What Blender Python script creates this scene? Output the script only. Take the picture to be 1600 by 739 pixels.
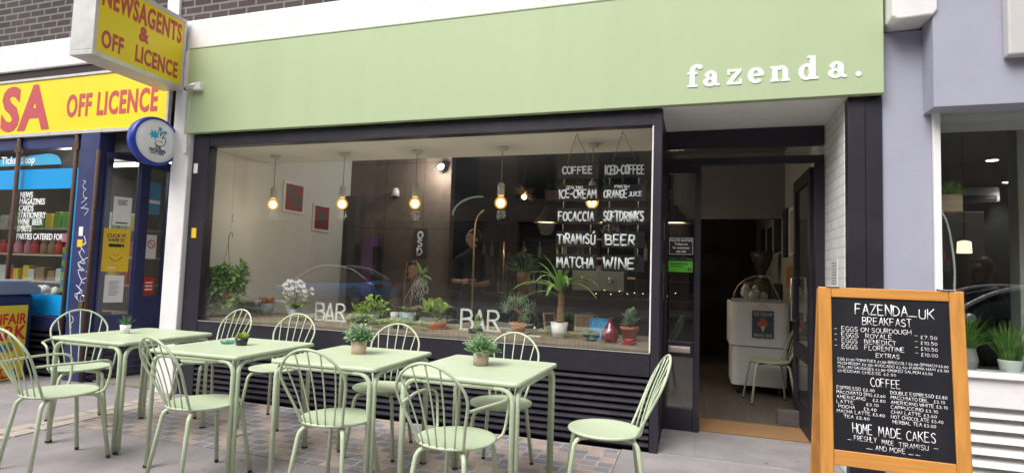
import bpy, bmesh, math, random
from mathutils import Vector, Matrix
R = math.radians
PI = math.pi
scene = bpy.context.scene
for o in list(bpy.data.objects):
    bpy.data.objects.remove(o, do_unlink=True)
COL = scene.collection

# ------------------------------------------------------------------ camera
cam = bpy.data.cameras.new('camera')
cam.sensor_width = 36.0
cam.lens = 36.0 * 886.0 / 1600.0
cam.clip_end = 500
cam.clip_start = 0.05
camo = bpy.data.objects.new('camera', cam)
COL.objects.link(camo)
YAW, PITCH, ROLL = R(18.1), R(3.7), R(1.9)
fw = Vector((-math.sin(YAW) * math.cos(PITCH), math.cos(YAW) * math.cos(PITCH), math.sin(PITCH)))
r0 = Vector((math.cos(YAW), math.sin(YAW), 0))
u0 = r0.cross(fw)
rt = r0 * math.cos(ROLL) + u0 * math.sin(ROLL)
up = -r0 * math.sin(ROLL) + u0 * math.cos(ROLL)
mw = Matrix((rt, up, -fw)).transposed().to_4x4()
mw.translation = Vector((0, 0, 1.31))
camo.matrix_world = mw
scene.camera = camo

# ------------------------------------------------------------------ light
SUN_EL, SUN_AZ = 52.0, 205.0     # azimuth of the light's origin, clockwise from +Y
world = bpy.data.worlds.new('World')
scene.world = world
world.use_nodes = True
nt = world.node_tree
nt.nodes.clear()
wo = nt.nodes.new('ShaderNodeOutputWorld')
bg = nt.nodes.new('ShaderNodeBackground')
sky = nt.nodes.new('ShaderNodeTexSky')
sky.sky_type = 'NISHITA'
sky.sun_disc = False
sky.sun_elevation = R(SUN_EL)
sky.sun_rotation = R(SUN_AZ)
sky.air_density = 1.0
sky.dust_density = 4.0
hs = nt.nodes.new('ShaderNodeHueSaturation')
hs.inputs['Saturation'].default_value = 0.22
bg.inputs['Strength'].default_value = 0.15
nt.links.new(sky.outputs[0], hs.inputs['Color'])
nt.links.new(hs.outputs[0], bg.inputs['Color'])
nt.links.new(bg.outputs[0], wo.inputs['Surface'])
sl = bpy.data.lights.new('sun', 'SUN')
sl.energy = 1.2
sl.angle = R(40)
sl.color = (1.0, 0.97, 0.93)
so = bpy.data.objects.new('sun', sl)
COL.objects.link(so)
az = R(SUN_AZ)
sd = Vector((math.sin(az) * math.cos(R(SUN_EL)), math.cos(az) * math.cos(R(SUN_EL)), math.sin(R(SUN_EL))))
so.rotation_euler = (-sd).to_track_quat('-Z', 'Y').to_euler()
so.location = sd * 30
vs = scene.view_settings
vs.view_transform = 'Standard'
vs.look = 'None'
vs.gamma = 1
vs.use_curve_mapping = False
vs.exposure = 0.82
scene.cycles.max_bounces = 10
scene.cycles.transparent_max_bounces = 24
scene.cycles.sample_clamp_indirect = 6

# ------------------------------------------------------------------ materials
def lin(c):
    c = c / 255.0
    return c / 12.92 if c <= 0.04045 else ((c + 0.055) / 1.055) ** 2.4
def S(r, g, b):
    return (lin(r), lin(g), lin(b))
MATS = {}
def mat(name, col, rough=0.6, metal=0.0, var=0.12, scale=6.0, bump=0.0, bscale=40.0, spec=0.5, coat=0.0, emit=None, estr=0.0, dirt=None, dirt_amt=0.0, stretch=None):
    if name in MATS:
        return MATS[name]
    m = bpy.data.materials.new(name)
    m.use_nodes = True
    t = m.node_tree
    b = t.nodes['Principled BSDF']
    b.inputs['Roughness'].default_value = rough
    b.inputs['Metallic'].default_value = metal
    b.inputs['Specular IOR Level'].default_value = spec
    b.inputs['Coat Weight'].default_value = coat
    tc = t.nodes.new('ShaderNodeTexCoord')
    src = tc.outputs['Object']
    if stretch:
        mp = t.nodes.new('ShaderNodeMapping')
        mp.inputs['Scale'].default_value = stretch
        t.links.new(src, mp.inputs['Vector'])
        src = mp.outputs['Vector']
    n = t.nodes.new('ShaderNodeTexNoise')
    n.inputs['Scale'].default_value = scale
    n.inputs['Detail'].default_value = 6
    n.inputs['Roughness'].default_value = 0.62
    t.links.new(src, n.inputs['Vector'])
    mx = t.nodes.new('ShaderNodeMix')
    mx.data_type = 'RGBA'
    mx.inputs['A'].default_value = tuple(max(0, c * (1 - var)) for c in col) + (1,)
    mx.inputs['B'].default_value = tuple(min(1, c * (1 + var)) for c in col) + (1,)
    t.links.new(n.outputs['Fac'], mx.inputs['Factor'])
    out = mx.outputs['Result']
    if dirt:
        n2 = t.nodes.new('ShaderNodeTexNoise')
        n2.inputs['Scale'].default_value = scale * 0.45
        n2.inputs['Detail'].default_value = 10
        n2.inputs['Roughness'].default_value = 0.72
        t.links.new(src, n2.inputs['Vector'])
        cr = t.nodes.new('ShaderNodeValToRGB')
        cr.color_ramp.elements[0].position = 0.5
        cr.color_ramp.elements[1].position = 0.72
        cr.color_ramp.elements[1].color = (dirt_amt,) * 3 + (1,)
        t.links.new(n2.outputs['Fac'], cr.inputs['Fac'])
        m2 = t.nodes.new('ShaderNodeMix')
        m2.data_type = 'RGBA'
        m2.inputs['B'].default_value = tuple(dirt) + (1,)
        t.links.new(cr.outputs['Color'], m2.inputs['Factor'])
        t.links.new(out, m2.inputs['A'])
        out = m2.outputs['Result']
    t.links.new(out, b.inputs['Base Color'])
    if bump:
        n3 = t.nodes.new('ShaderNodeTexNoise')
        n3.inputs['Scale'].default_value = bscale
        n3.inputs['Detail'].default_value = 5
        t.links.new(src, n3.inputs['Vector'])
        bp = t.nodes.new('ShaderNodeBump')
        bp.inputs['Strength'].default_value = bump
        bp.inputs['Distance'].default_value = 0.01
        t.links.new(n3.outputs['Fac'], bp.inputs['Height'])
        t.links.new(bp.outputs['Normal'], b.inputs['Normal'])
    if emit:
        b.inputs['Emission Color'].default_value = tuple(emit) + (1,)
        b.inputs['Emission Strength'].default_value = estr
    MATS[name] = m
    return m

def brick_mat(name, c1, c2, mortar, sx, sy, msize=0.012, offset=0.5, plane='XZ', rough=0.85, bump=0.6, var=0.25, squash=1.0):
    if name in MATS:
        return MATS[name]
    m = bpy.data.materials.new(name)
    m.use_nodes = True
    t = m.node_tree
    b = t.nodes['Principled BSDF']
    b.inputs['Roughness'].default_value = rough
    tc = t.nodes.new('ShaderNodeTexCoord')
    sp = t.nodes.new('ShaderNodeSeparateXYZ')
    cb = t.nodes.new('ShaderNodeCombineXYZ')
    t.links.new(tc.outputs['Object'], sp.inputs[0])
    a, c = {'XZ': ('X', 'Z'), 'XY': ('X', 'Y'), 'YZ': ('Y', 'Z')}[plane]
    t.links.new(sp.outputs[a], cb.inputs['X'])
    t.links.new(sp.outputs[c], cb.inputs['Y'])
    br = t.nodes.new('ShaderNodeTexBrick')
    br.offset = offset
    br.inputs['Scale'].default_value = 1.0
    br.inputs['Brick Width'].default_value = sx
    br.inputs['Row Height'].default_value = sy
    br.inputs['Mortar Size'].default_value = msize
    br.inputs['Mortar Smooth'].default_value = 0.15
    br.inputs['Color1'].default_value = tuple(c1) + (1,)
    br.inputs['Color2'].default_value = tuple(c2) + (1,)
    br.inputs['Mortar'].default_value = tuple(mortar) + (1,)
    t.links.new(cb.outputs[0], br.inputs['Vector'])
    n = t.nodes.new('ShaderNodeTexNoise')
    n.inputs['Scale'].default_value = 7
    n.inputs['Detail'].default_value = 8
    t.links.new(tc.outputs['Object'], n.inputs['Vector'])
    mr = t.nodes.new('ShaderNodeMapRange')
    mr.inputs['To Min'].default_value = 1 - var
    mr.inputs['To Max'].default_value = 1 + var
    t.links.new(n.outputs['Fac'], mr.inputs['Value'])
    mx = t.nodes.new('ShaderNodeVectorMath')
    mx.operation = 'SCALE'
    t.links.new(br.outputs['Color'], mx.inputs[0])
    t.links.new(mr.outputs[0], mx.inputs['Scale'])
    t.links.new(mx.outputs[0], b.inputs['Base Color'])
    n3 = t.nodes.new('ShaderNodeTexNoise')
    n3.inputs['Scale'].default_value = 60
    n3.inputs['Detail'].default_value = 4
    t.links.new(tc.outputs['Object'], n3.inputs['Vector'])
    ad = t.nodes.new('ShaderNodeMath')
    ad.operation = 'MULTIPLY_ADD'
    ad.inputs[1].default_value = -1.0
    t.links.new(br.outputs['Fac'], ad.inputs[0])
    sc = t.nodes.new('ShaderNodeMath')
    sc.operation = 'MULTIPLY'
    sc.inputs[1].default_value = 0.35
    t.links.new(n3.outputs['Fac'], sc.inputs[0])
    t.links.new(sc.outputs[0], ad.inputs[2])
    bp = t.nodes.new('ShaderNodeBump')
    bp.inputs['Strength'].default_value = bump
    bp.inputs['Distance'].default_value = 0.008
    t.links.new(ad.outputs[0], bp.inputs['Height'])
    t.links.new(bp.outputs['Normal'], b.inputs['Normal'])
    MATS[name] = m
    return m

def glass_mat(name, tint=(1, 1, 1), base=0.045, rough=0.0, smear=0.0):
    """window glass: clear pane with a Schlick reflection from either side"""
    if name in MATS:
        return MATS[name]
    m = bpy.data.materials.new(name)
    m.use_nodes = True
    t = m.node_tree
    t.nodes.clear()
    out = t.nodes.new('ShaderNodeOutputMaterial')
    tr = t.nodes.new('ShaderNodeBsdfTransparent')
    tr.inputs['Color'].default_value = tuple(tint) + (1,)
    gl = t.nodes.new('ShaderNodeBsdfGlossy')
    gl.inputs['Roughness'].default_value = rough
    lw = t.nodes.new('ShaderNodeLayerWeight')
    lw.inputs['Blend'].default_value = 0.5
    pw = t.nodes.new('ShaderNodeMath')
    pw.operation = 'POWER'
    pw.inputs[1].default_value = 5
    t.links.new(lw.outputs['Facing'], pw.inputs[0])
    ma = t.nodes.new('ShaderNodeMath')
    ma.operation = 'MULTIPLY_ADD'
    ma.inputs[1].default_value = 1 - base
    ma.inputs[2].default_value = base
    t.links.new(pw.outputs[0], ma.inputs[0])
    mx = t.nodes.new('ShaderNodeMixShader')
    t.links.new(ma.outputs[0], mx.inputs[0])
    t.links.new(tr.outputs[0], mx.inputs[1])
    t.links.new(gl.outputs[0], mx.inputs[2])
    last = mx
    if smear:
        n = t.nodes.new('ShaderNodeTexNoise')
        n.inputs['Scale'].default_value = 3
        n.inputs['Detail'].default_value = 8
        mr = t.nodes.new('ShaderNodeMapRange')
        mr.inputs['From Min'].default_value = 0.45
        mr.inputs['From Max'].default_value = 0.8
        mr.inputs['To Max'].default_value = smear
        df = t.nodes.new('ShaderNodeBsdfDiffuse')
        df.inputs['Color'].default_value = (0.7, 0.7, 0.68, 1)
        t.links.new(n.outputs['Fac'], mr.inputs['Value'])
        m2 = t.nodes.new('ShaderNodeMixShader')
        t.links.new(mr.outputs[0], m2.inputs[0])
        t.links.new(mx.outputs[0], m2.inputs[1])
        t.links.new(df.outputs[0], m2.inputs[2])
        last = m2
    t.links.new(last.outputs[0], out.inputs['Surface'])
    MATS[name] = m
    return m

def wood_mat(name, col, rough=0.5, axis='Z', var=0.3, coat=0.0):
    if name in MATS:
        return MATS[name]
    m = bpy.data.materials.new(name)
    m.use_nodes = True
    t = m.node_tree
    b = t.nodes['Principled BSDF']
    b.inputs['Roughness'].default_value = rough
    b.inputs['Coat Weight'].default_value = coat
    tc = t.nodes.new('ShaderNodeTexCoord')
    mp = t.nodes.new('ShaderNodeMapping')
    mp.inputs['Scale'].default_value = {'X': (1.5, 26, 26), 'Y': (26, 1.5, 26), 'Z': (26, 26, 1.5)}[axis]
    n = t.nodes.new('ShaderNodeTexNoise')
    n.inputs['Scale'].default_value = 1.6
    n.inputs['Detail'].default_value = 8
    n.inputs['Distortion'].default_value = 0.6
    t.links.new(tc.outputs['Object'], mp.inputs['Vector'])
    t.links.new(mp.outputs[0], n.inputs['Vector'])
    cr = t.nodes.new('ShaderNodeValToRGB')
    cr.color_ramp.elements[0].position = 0.3
    cr.color_ramp.elements[0].color = tuple(c * (1 - var) for c in col) + (1,)
    cr.color_ramp.elements[1].position = 0.7
    cr.color_ramp.elements[1].color = tuple(min(1, c * (1 + var * .5)) for c in col) + (1,)
    t.links.new(n.outputs['Fac'], cr.inputs['Fac'])
    t.links.new(cr.outputs['Color'], b.inputs['Base Color'])
    bp = t.nodes.new('ShaderNodeBump')
    bp.inputs['Strength'].default_value = 0.15
    bp.inputs['Distance'].default_value = 0.004
    t.links.new(n.outputs['Fac'], bp.inputs['Height'])
    t.links.new(bp.outputs['Normal'], b.inputs['Normal'])
    MATS[name] = m
    return m

def leaf_mat(name, col, col2=None, rough=0.45, scale=14):
    if name in MATS:
        return MATS[name]
    col2 = col2 or tuple(c * 1.9 for c in col)
    m = bpy.data.materials.new(name)
    m.use_nodes = True
    t = m.node_tree
    b = t.nodes['Principled BSDF']
    b.inputs['Roughness'].default_value = rough
    tc = t.nodes.new('ShaderNodeTexCoord')
    n = t.nodes.new('ShaderNodeTexNoise')
    n.inputs['Scale'].default_value = scale
    n.inputs['Detail'].default_value = 4
    t.links.new(tc.outputs['Object'], n.inputs['Vector'])
    cr = t.nodes.new('ShaderNodeValToRGB')
    cr.color_ramp.elements[0].position = 0.36
    cr.color_ramp.elements[0].color = tuple(col) + (1,)
    cr.color_ramp.elements[1].position = 0.66
    cr.color_ramp.elements[1].color = tuple(col2) + (1,)
    t.links.new(n.outputs['Fac'], cr.inputs['Fac'])
    t.links.new(cr.outputs['Color'], b.inputs['Base Color'])
    tl = t.nodes.new('ShaderNodeBsdfTranslucent')
    t.links.new(cr.outputs['Color'], tl.inputs['Color'])
    mx = t.nodes.new('ShaderNodeMixShader')
    mx.inputs[0].default_value = 0.3
    out = t.nodes['Material Output']
    t.links.new(b.outputs[0], mx.inputs[1])
    t.links.new(tl.outputs[0], mx.inputs[2])
    t.links.new(mx.outputs[0], out.inputs['Surface'])
    MATS[name] = m
    return m

M_furn = mat('pistachio powder coat', (0.50, 0.58, 0.40), 0.40, var=0.07, scale=9, bump=0.04, bscale=260, dirt=(0.35, 0.40, 0.27), dirt_amt=0.5)
M_rubber = mat('black rubber', (0.02, 0.02, 0.02), 0.7)
M_black = mat('black violet paint', (0.018, 0.016, 0.026), 0.42, var=0.35, scale=5, bump=0.08, bscale=50, dirt=(0.06, 0.055, 0.07), dirt_amt=0.35)
M_fascia = mat('sage green painted board', (0.41, 0.50, 0.29), 0.55, var=0.05, scale=1.6, bump=0.05, bscale=120, dirt=(0.34, 0.415, 0.24), dirt_amt=0.4, stretch=(1.6, 1, .22))
M_white = mat('white masonry paint', (0.78, 0.75, 0.75), 0.7, var=0.05, scale=5, bump=0.2, bscale=35, dirt=(0.45, 0.42, 0.40), dirt_amt=0.35)
M_whitep = mat('white gloss paint', (0.82, 0.81, 0.79), 0.35, var=0.03)
M_inwall = mat('white interior plaster', (0.78, 0.77, 0.73), 0.8, var=0.05, scale=2, bump=0.08, bscale=25)
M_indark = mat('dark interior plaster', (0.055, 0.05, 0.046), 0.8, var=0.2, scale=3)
M_ceil = mat('off white ceiling paint', (0.85, 0.85, 0.82), 0.8, var=0.03)
M_brick = brick_mat('dark purple brick', (0.040, 0.030, 0.031), (0.068, 0.050, 0.047), (0.19, 0.175, 0.16), 0.232, 0.082, 0.011)
M_wbrick = brick_mat('white painted brick', (0.82, 0.81, 0.78), (0.86, 0.85, 0.82), (0.70, 0.69, 0.66), 0.225, 0.075, 0.008, plane='YZ', bump=0.5, var=0.08)
M_grey = mat('lilac grey render', (0.355, 0.358, 0.435), 0.75, var=0.05, scale=3, bump=0.12, bscale=60, dirt=(0.275, 0.275, 0.325), dirt_amt=0.55)
M_blue = mat('navy shop paint', (0.028, 0.036, 0.12), 0.4, var=0.25, scale=6, bump=0.05, dirt=(0.09, 0.10, 0.17), dirt_amt=0.4)
M_azure = mat('azure vinyl', (0.008, 0.30, 0.68), 0.35, var=0.04)
M_yellow = mat('yellow sign face', (0.86, 0.66, 0.01), 0.4, var=0.03, scale=2, dirt=(0.72, 0.53, 0.03), dirt_amt=0.35)
M_red = mat('faded red lettering', (0.50, 0.075, 0.085), 0.5, var=0.08)
M_alu = mat('weathered aluminium', (0.62, 0.61, 0.59), 0.42, 0.35, var=0.12, scale=8, dirt=(0.30, 0.27, 0.24), dirt_amt=0.5)
M_rust = mat('rusty iron', (0.085, 0.042, 0.03), 0.8, var=0.5, scale=25, bump=0.3)
M_steel = mat('brushed steel', (0.55, 0.54, 0.52), 0.28, 1.0)
M_brass = mat('brass tube', (0.70, 0.48, 0.26), 0.3, 0.9)
M_slate = mat('black chalkboard', (0.010, 0.010, 0.014), 0.75, spec=0.25, var=0.3, scale=5, dirt=(0.035, 0.035, 0.042), dirt_amt=0.45, stretch=(1, 1, .35))
M_chalk = mat('white chalk paint', (0.85, 0.85, 0.84), 0.8, var=0.08, scale=40)
M_pine = wood_mat('orange varnished pine', (0.57, 0.255, 0.055), 0.4, 'Z', 0.22, coat=0.2)
M_pinex = wood_mat('orange varnished pine rail', (0.57, 0.255, 0.055), 0.4, 'X', 0.22, coat=0.2)
M_plank = wood_mat('weathered sill plank', (0.30, 0.235, 0.165), 0.65, 'X', 0.4)
M_floorwood = wood_mat('worn grey floorboard', (0.12, 0.10, 0.085), 0.55, 'Y', 0.35)
M_mat = mat('coir door mat', (0.30, 0.165, 0.07), 0.95, var=0.3, scale=60, bump=0.6, bscale=200)
M_terra = mat('terracotta', (0.46, 0.145, 0.06), 0.7, var=0.15, scale=12, bump=0.1)
M_soil = mat('potting soil', (0.03, 0.02, 0.014), 0.95, var=0.5, scale=60, bump=0.6)
M_wpot = mat('white glazed pot', (0.78, 0.78, 0.76), 0.25, var=0.04)
M_tealpot = mat('pale teal glazed pot', (0.30, 0.40, 0.37), 0.35, var=0.15)
M_bluepot = mat('pale blue grey pot', (0.36, 0.44, 0.47), 0.4, var=0.1)
M_blackpot = mat('black glazed pot', (0.02, 0.02, 0.021), 0.25)
M_pinkpot = mat('pinkish concrete pot', (0.46, 0.35, 0.29), 0.8, var=0.15, scale=30, bump=0.2)
M_peach = mat('pale peach pot', (0.62, 0.46, 0.35), 0.7, var=0.08)
M_leaf = leaf_mat('mid green leaf', (0.13, 0.32, 0.055), (0.38, 0.60, 0.16))
M_leafd = leaf_mat('deep green leaf', (0.05, 0.15, 0.045), (0.14, 0.30, 0.10))
M_leafl = leaf_mat('lime green leaf', (0.20, 0.40, 0.05), (0.58, 0.70, 0.14))
M_leafg = leaf_mat('grey green leaf', (0.16, 0.29, 0.15), (0.46, 0.60, 0.40))
M_leafb = leaf_mat('grass green blade', (0.06, 0.19, 0.02), (0.22, 0.42, 0.07))
M_petal = mat('white orchid petal', (0.85, 0.83, 0.80), 0.6, var=0.04)
M_stem = mat('brown plant stem', (0.17, 0.10, 0.05), 0.8)
M_root = mat('pale aerial root', (0.50, 0.48, 0.40), 0.8)
M_orange = mat('dried orange flower', (0.62, 0.20, 0.05), 0.8, var=0.3, scale=60)
M_rope = mat('tan jute cord', (0.40, 0.29, 0.17), 0.9)
M_holder = mat('pale ceramic lamp holder', (0.66, 0.64, 0.58), 0.5)
M_paper = mat('white paper notice', (0.76, 0.75, 0.73), 0.75, var=0.03)
M_glass = glass_mat('shop window glass', (0.985, 0.995, 0.99), 0.12, 0.0, 0.02)
M_glassd = glass_mat('door glass', (0.9, 0.93, 0.92), 0.075, 0.0, 0.015)
M_gl2 = glass_mat('display glass', (0.93, 0.96, 0.95), 0.06)
def glow_glass(name, tint, ecol, estr, fac):
    m = bpy.data.materials.new(name); m.use_nodes = True
    t = m.node_tree; t.nodes.clear()
    out = t.nodes.new('ShaderNodeOutputMaterial'); a = t.nodes.new('ShaderNodeBsdfTransparent'); a.inputs[0].default_value = tint + (1,)
    e = t.nodes.new('ShaderNodeEmission'); e.inputs[0].default_value = ecol + (1,); e.inputs[1].default_value = estr
    x = t.nodes.new('ShaderNodeMixShader'); x.inputs[0].default_value = fac
    t.links.new(a.outputs[0], x.inputs[1]); t.links.new(e.outputs[0], x.inputs[2]); t.links.new(x.outputs[0], out.inputs[0])
    return m
M_bulb = glow_glass('glowing amber bulb glass', (1.0, 0.86, 0.55), (1.0, 0.50, 0.10), 0.8, 0.45)
M_fil = mat('glowing bulb filament', (1, 0.9, 0.6), 0.3, emit=(1.0, 0.76, 0.36), estr=7.0)
M_spot = mat('glowing downlight', (1, 1, 1), 0.3, emit=(1.0, 0.95, 0.88), estr=9.0)
M_warm = mat('warm lamp inside', (1, 0.8, 0.6), 0.5, emit=(1.0, 0.60, 0.30), estr=4.0)

# ------------------------------------------------------------------ mesh builder
class MB:
    def __init__(self):
        self.v, self.f, self.mi, self.sm = [], [], [], []
        self.M = None
    def add(self, vs, fs, m=0, smooth=False):
        k = len(self.v)
        if self.M is not None:
            vs = [self.M @ Vector(p) for p in vs]
        self.v += [tuple(p) for p in vs]
        for f in fs:
            self.f.append([i + k for i in f])
            self.mi.append(m)
            self.sm.append(smooth)
        return self
    def box(self, x0, x1, y0, y1, z0, z1, m=0):
        if x0 > x1: x0, x1 = x1, x0
        if y0 > y1: y0, y1 = y1, y0
        if z0 > z1: z0, z1 = z1, z0
        vs = [(x0, y0, z0), (x1, y0, z0), (x1, y1, z0), (x0, y1, z0), (x0, y0, z1), (x1, y0, z1), (x1, y1, z1), (x0, y1, z1)]
        fs = [(0, 3, 2, 1), (4, 5, 6, 7), (0, 1, 5, 4), (1, 2, 6, 5), (2, 3, 7, 6), (3, 0, 4, 7)]
        return self.add(vs, fs, m)
    def tube(self, pts, r, n=8, m=0, closed=False, flat=None, caps=True):
        pts = [Vector(p) for p in pts]
        N = len(pts)
        rs = r if isinstance(r, (list, tuple)) else [r] * N
        vs, fs = [], []
        prev = None
        for i, p in enumerate(pts):
            if closed:
                d = pts[(i + 1) % N] - pts[i - 1]
            else:
                d = pts[min(i + 1, N - 1)] - pts[max(i - 1, 0)]
            if d.length < 1e-9: d = Vector((0, 0, 1))
            d.normalize()
            if prev is None:
                a = Vector((0, 0, 1)) if abs(d.z) < 0.9 else Vector((1, 0, 0))
                u = (a - d * a.dot(d)).normalized()
            else:
                u = prev - d * prev.dot(d)
                if u.length < 1e-6: u = d.orthogonal()
                u.normalize()
            prev = u
            w = d.cross(u)
            for k in range(n):
                an = 2 * PI * k / n
                off = (u * math.cos(an) + w * math.sin(an)) * rs[i]
                if flat is not None:
                    off = off - flat[0] * off.dot(flat[0]) * (1 - flat[1])
                vs.append(p + off)
        segs = N if closed else N - 1
        for i in range(segs):
            j = (i + 1) % N
            for k in range(n):
                l = (k + 1) % n
                fs.append((i * n + k, i * n + l, j * n + l, j * n + k))
        if not closed and caps:
            fs.append(tuple(range(n - 1, -1, -1)))
            fs.append(tuple((N - 1) * n + k for k in range(n)))
        return self.add(vs, fs, m, True)
    def lathe(self, prof, c=(0, 0, 0), n=20, m=0, smooth=True, a0=0, ang=2 * PI, caps=False):
        c = Vector(c)
        vs, fs = [], []
        full = abs(ang - 2 * PI) < 1e-6
        cols = n if full else n + 1
        for (r, z) in prof:
            for k in range(cols):
                a = a0 + ang * k / n
                vs.append((c.x + r * math.cos(a), c.y + r * math.sin(a), c.z + z))
        for i in range(len(prof) - 1):
            for k in range(n):
                l = (k + 1) % cols
                fs.append((i * cols + k, i * cols + l, (i + 1) * cols + l, (i + 1) * cols + k))
        if full and caps:
            if prof[0][0] > 1e-5: fs.append(tuple(range(cols - 1, -1, -1)))
            if prof[-1][0] > 1e-5: fs.append(tuple((len(prof) - 1) * cols + k for k in range(cols)))
        return self.add(vs, fs, m, smooth)
    def prism(self, poly, f0, f1, m=0, smooth=False):
        """poly of 2D points; f0/f1 map (a,b) to the 3D points of the two ends"""
        n = len(poly)
        vs = [f0(*p) for p in poly] + [f1(*p) for p in poly]
        fs = [tuple(range(n - 1, -1, -1)), tuple(range(n, 2 * n))]
        for i in range(n):
            j = (i + 1) % n
            fs.append((i, j, n + j, n + i))
        return self.add(vs, fs, m, smooth)
    def ball(self, c, r, n=12, m=0, sx=1, sy=1, sz=1):
        prof = []
        h = max(4, n // 2)
        vs, fs = [], []
        for i in range(h + 1):
            t = PI * i / h
            for k in range(n):
                a = 2 * PI * k / n
                vs.append((c[0] + r * sx * math.sin(t) * math.cos(a), c[1] + r * sy * math.sin(t) * math.sin(a), c[2] + r * sz * math.cos(t)))
        for i in range(h):
            for k in range(n):
                l = (k + 1) % n
                fs.append((i * n + k, (i + 1) * n + k, (i + 1) * n + l, i * n + l))
        return self.add(vs, fs, m, True)
    def leaf(self, base, d, length, width, droop=0.4, fold=0.15, m=0, segs=4, shape='oval', roll=0.0):
        base = Vector(base)
        d = Vector(d).normalized()
        upv = Vector((0, 0, 1))
        s = d.cross(upv)
        if s.length < 1e-3: s = Vector((1, 0, 0))
        s.normalize()
        if roll: s = (Matrix.Rotation(roll, 3, d) @ s).normalized()
        p = base.copy()
        vs, fs = [], []
        cur = d.copy()
        for i in range(segs + 1):
            t = i / segs
            if shape == 'oval': w = math.sin(PI * min(1, t * 0.94 + 0.06)) ** 0.75
            elif shape == 'blade': w = (1 - t) ** 0.55 * min(1, 0.45 + t * 3)
            else: w = math.sin(PI * (t ** 0.65) * 0.97 + 0.05)
            w = max(w, 0.03) * width * 0.5
            nrm = s.cross(cur).normalized()
            vs += [p - s * w + nrm * fold * w, p, p + s * w + nrm * fold * w]
            p = p + cur * (length / segs)
            cur = (cur - upv * droop / segs).normalized()
        for i in range(segs):
            a = i * 3
            fs += [(a, a + 1, a + 4, a + 3), (a + 1, a + 2, a + 5, a + 4)]
        return self.add(vs, fs, m, True)
    def build(self, name, mats, parent=None, bevel=0.0, bsegs=2, loc=None, subsurf=0):
        me = bpy.data.meshes.new(name)
        me.from_pydata(self.v, [], self.f)
        for mm in (mats if isinstance(mats, (list, tuple)) else [mats]):
            me.materials.append(mm)
        me.polygons.foreach_set('material_index', self.mi)
        me.polygons.foreach_set('use_smooth', self.sm)
        me.update()
        o = bpy.data.objects.new(name, me)
        COL.objects.link(o)
        if parent: o.parent = parent
        if loc: o.location = loc
        if bevel:
            b = o.modifiers.new('bevel', 'BEVEL')
            b.width = bevel
            b.segments = bsegs
            b.limit_method = 'ANGLE'
            b.angle_limit = R(40)
        if subsurf:
            s = o.modifiers.new('subsurf', 'SUBSURF')
            s.levels = s.render_levels = subsurf
        return o

def thing(name, label, cat, loc=(0, 0, 0), rz=0.0, group=None):
    o = bpy.data.objects.new(name, None)
    o.empty_display_size = 0.1
    COL.objects.link(o)
    o.location = loc
    o.rotation_euler = (0, 0, rz)
    return tag(o, label, cat, group)
def tag(o, label, cat, group=None):
    o['label'] = label
    o['category'] = cat
    if group: o['group'] = group
    return o
def struct(o):
    o['kind'] = 'structure'
    return o
def lamp_light(parent, loc, watts, col, size=.05, spot=False):
    pl = bpy.data.lights.new('lamp_light', 'SPOT' if spot else 'POINT')
    if spot: pl.spot_size = R(130); pl.spot_blend = .6
    pl.energy = watts; pl.color = col; pl.shadow_soft_size = size
    po = bpy.data.objects.new('lamp_light', pl); COL.objects.link(po)
    po.parent = parent; po.location = loc
def copy_tree(o, parent=None):
    c = o.copy()
    COL.objects.link(c)
    if parent: c.parent = parent
    for ch in list(o.children):
        copy_tree(ch, c)
    return c
def box(name, m, parent, *b, bevel=0.004):
    return MB().box(*b).build(name, m, parent, bevel=bevel)

FACE = {'street': (R(90), 0, 0), 'right': (R(90), 0, R(90)), 'top': (0, 0, 0)}
def text(body, size, m, parent, loc, face='street', align='LEFT', bold=0.0, ext=0.0015, sx=1.0, space=1.0, name='lettering', rot=None, fit=None):
    cu = bpy.data.curves.new(name, 'FONT')
    cu.body = body
    cu.size = size
    cu.align_x = align
    cu.offset = bold * size
    cu.extrude = ext
    cu.space_character = space
    cu.resolution_u = 3
    t = bpy.data.objects.new('tmp', cu)
    COL.objects.link(t)
    dg = bpy.context.evaluated_depsgraph_get()
    me = bpy.data.meshes.new_from_object(t.evaluated_get(dg))
    bpy.data.objects.remove(t, do_unlink=True)
    me.name = name
    me.materials.clear()
    me.materials.append(m)
    me.polygons.foreach_set('material_index', [0] * len(me.polygons))
    o = bpy.data.objects.new(name, me)
    COL.objects.link(o)
    o.parent = parent
    o.location = loc
    o.rotation_euler = rot if rot else FACE[face]
    if fit:
        xs_ = [v.co.x for v in me.vertices]
        sx = fit / (max(xs_) - min(xs_))
    o.scale = (sx, 1, 1)
    return o

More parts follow.
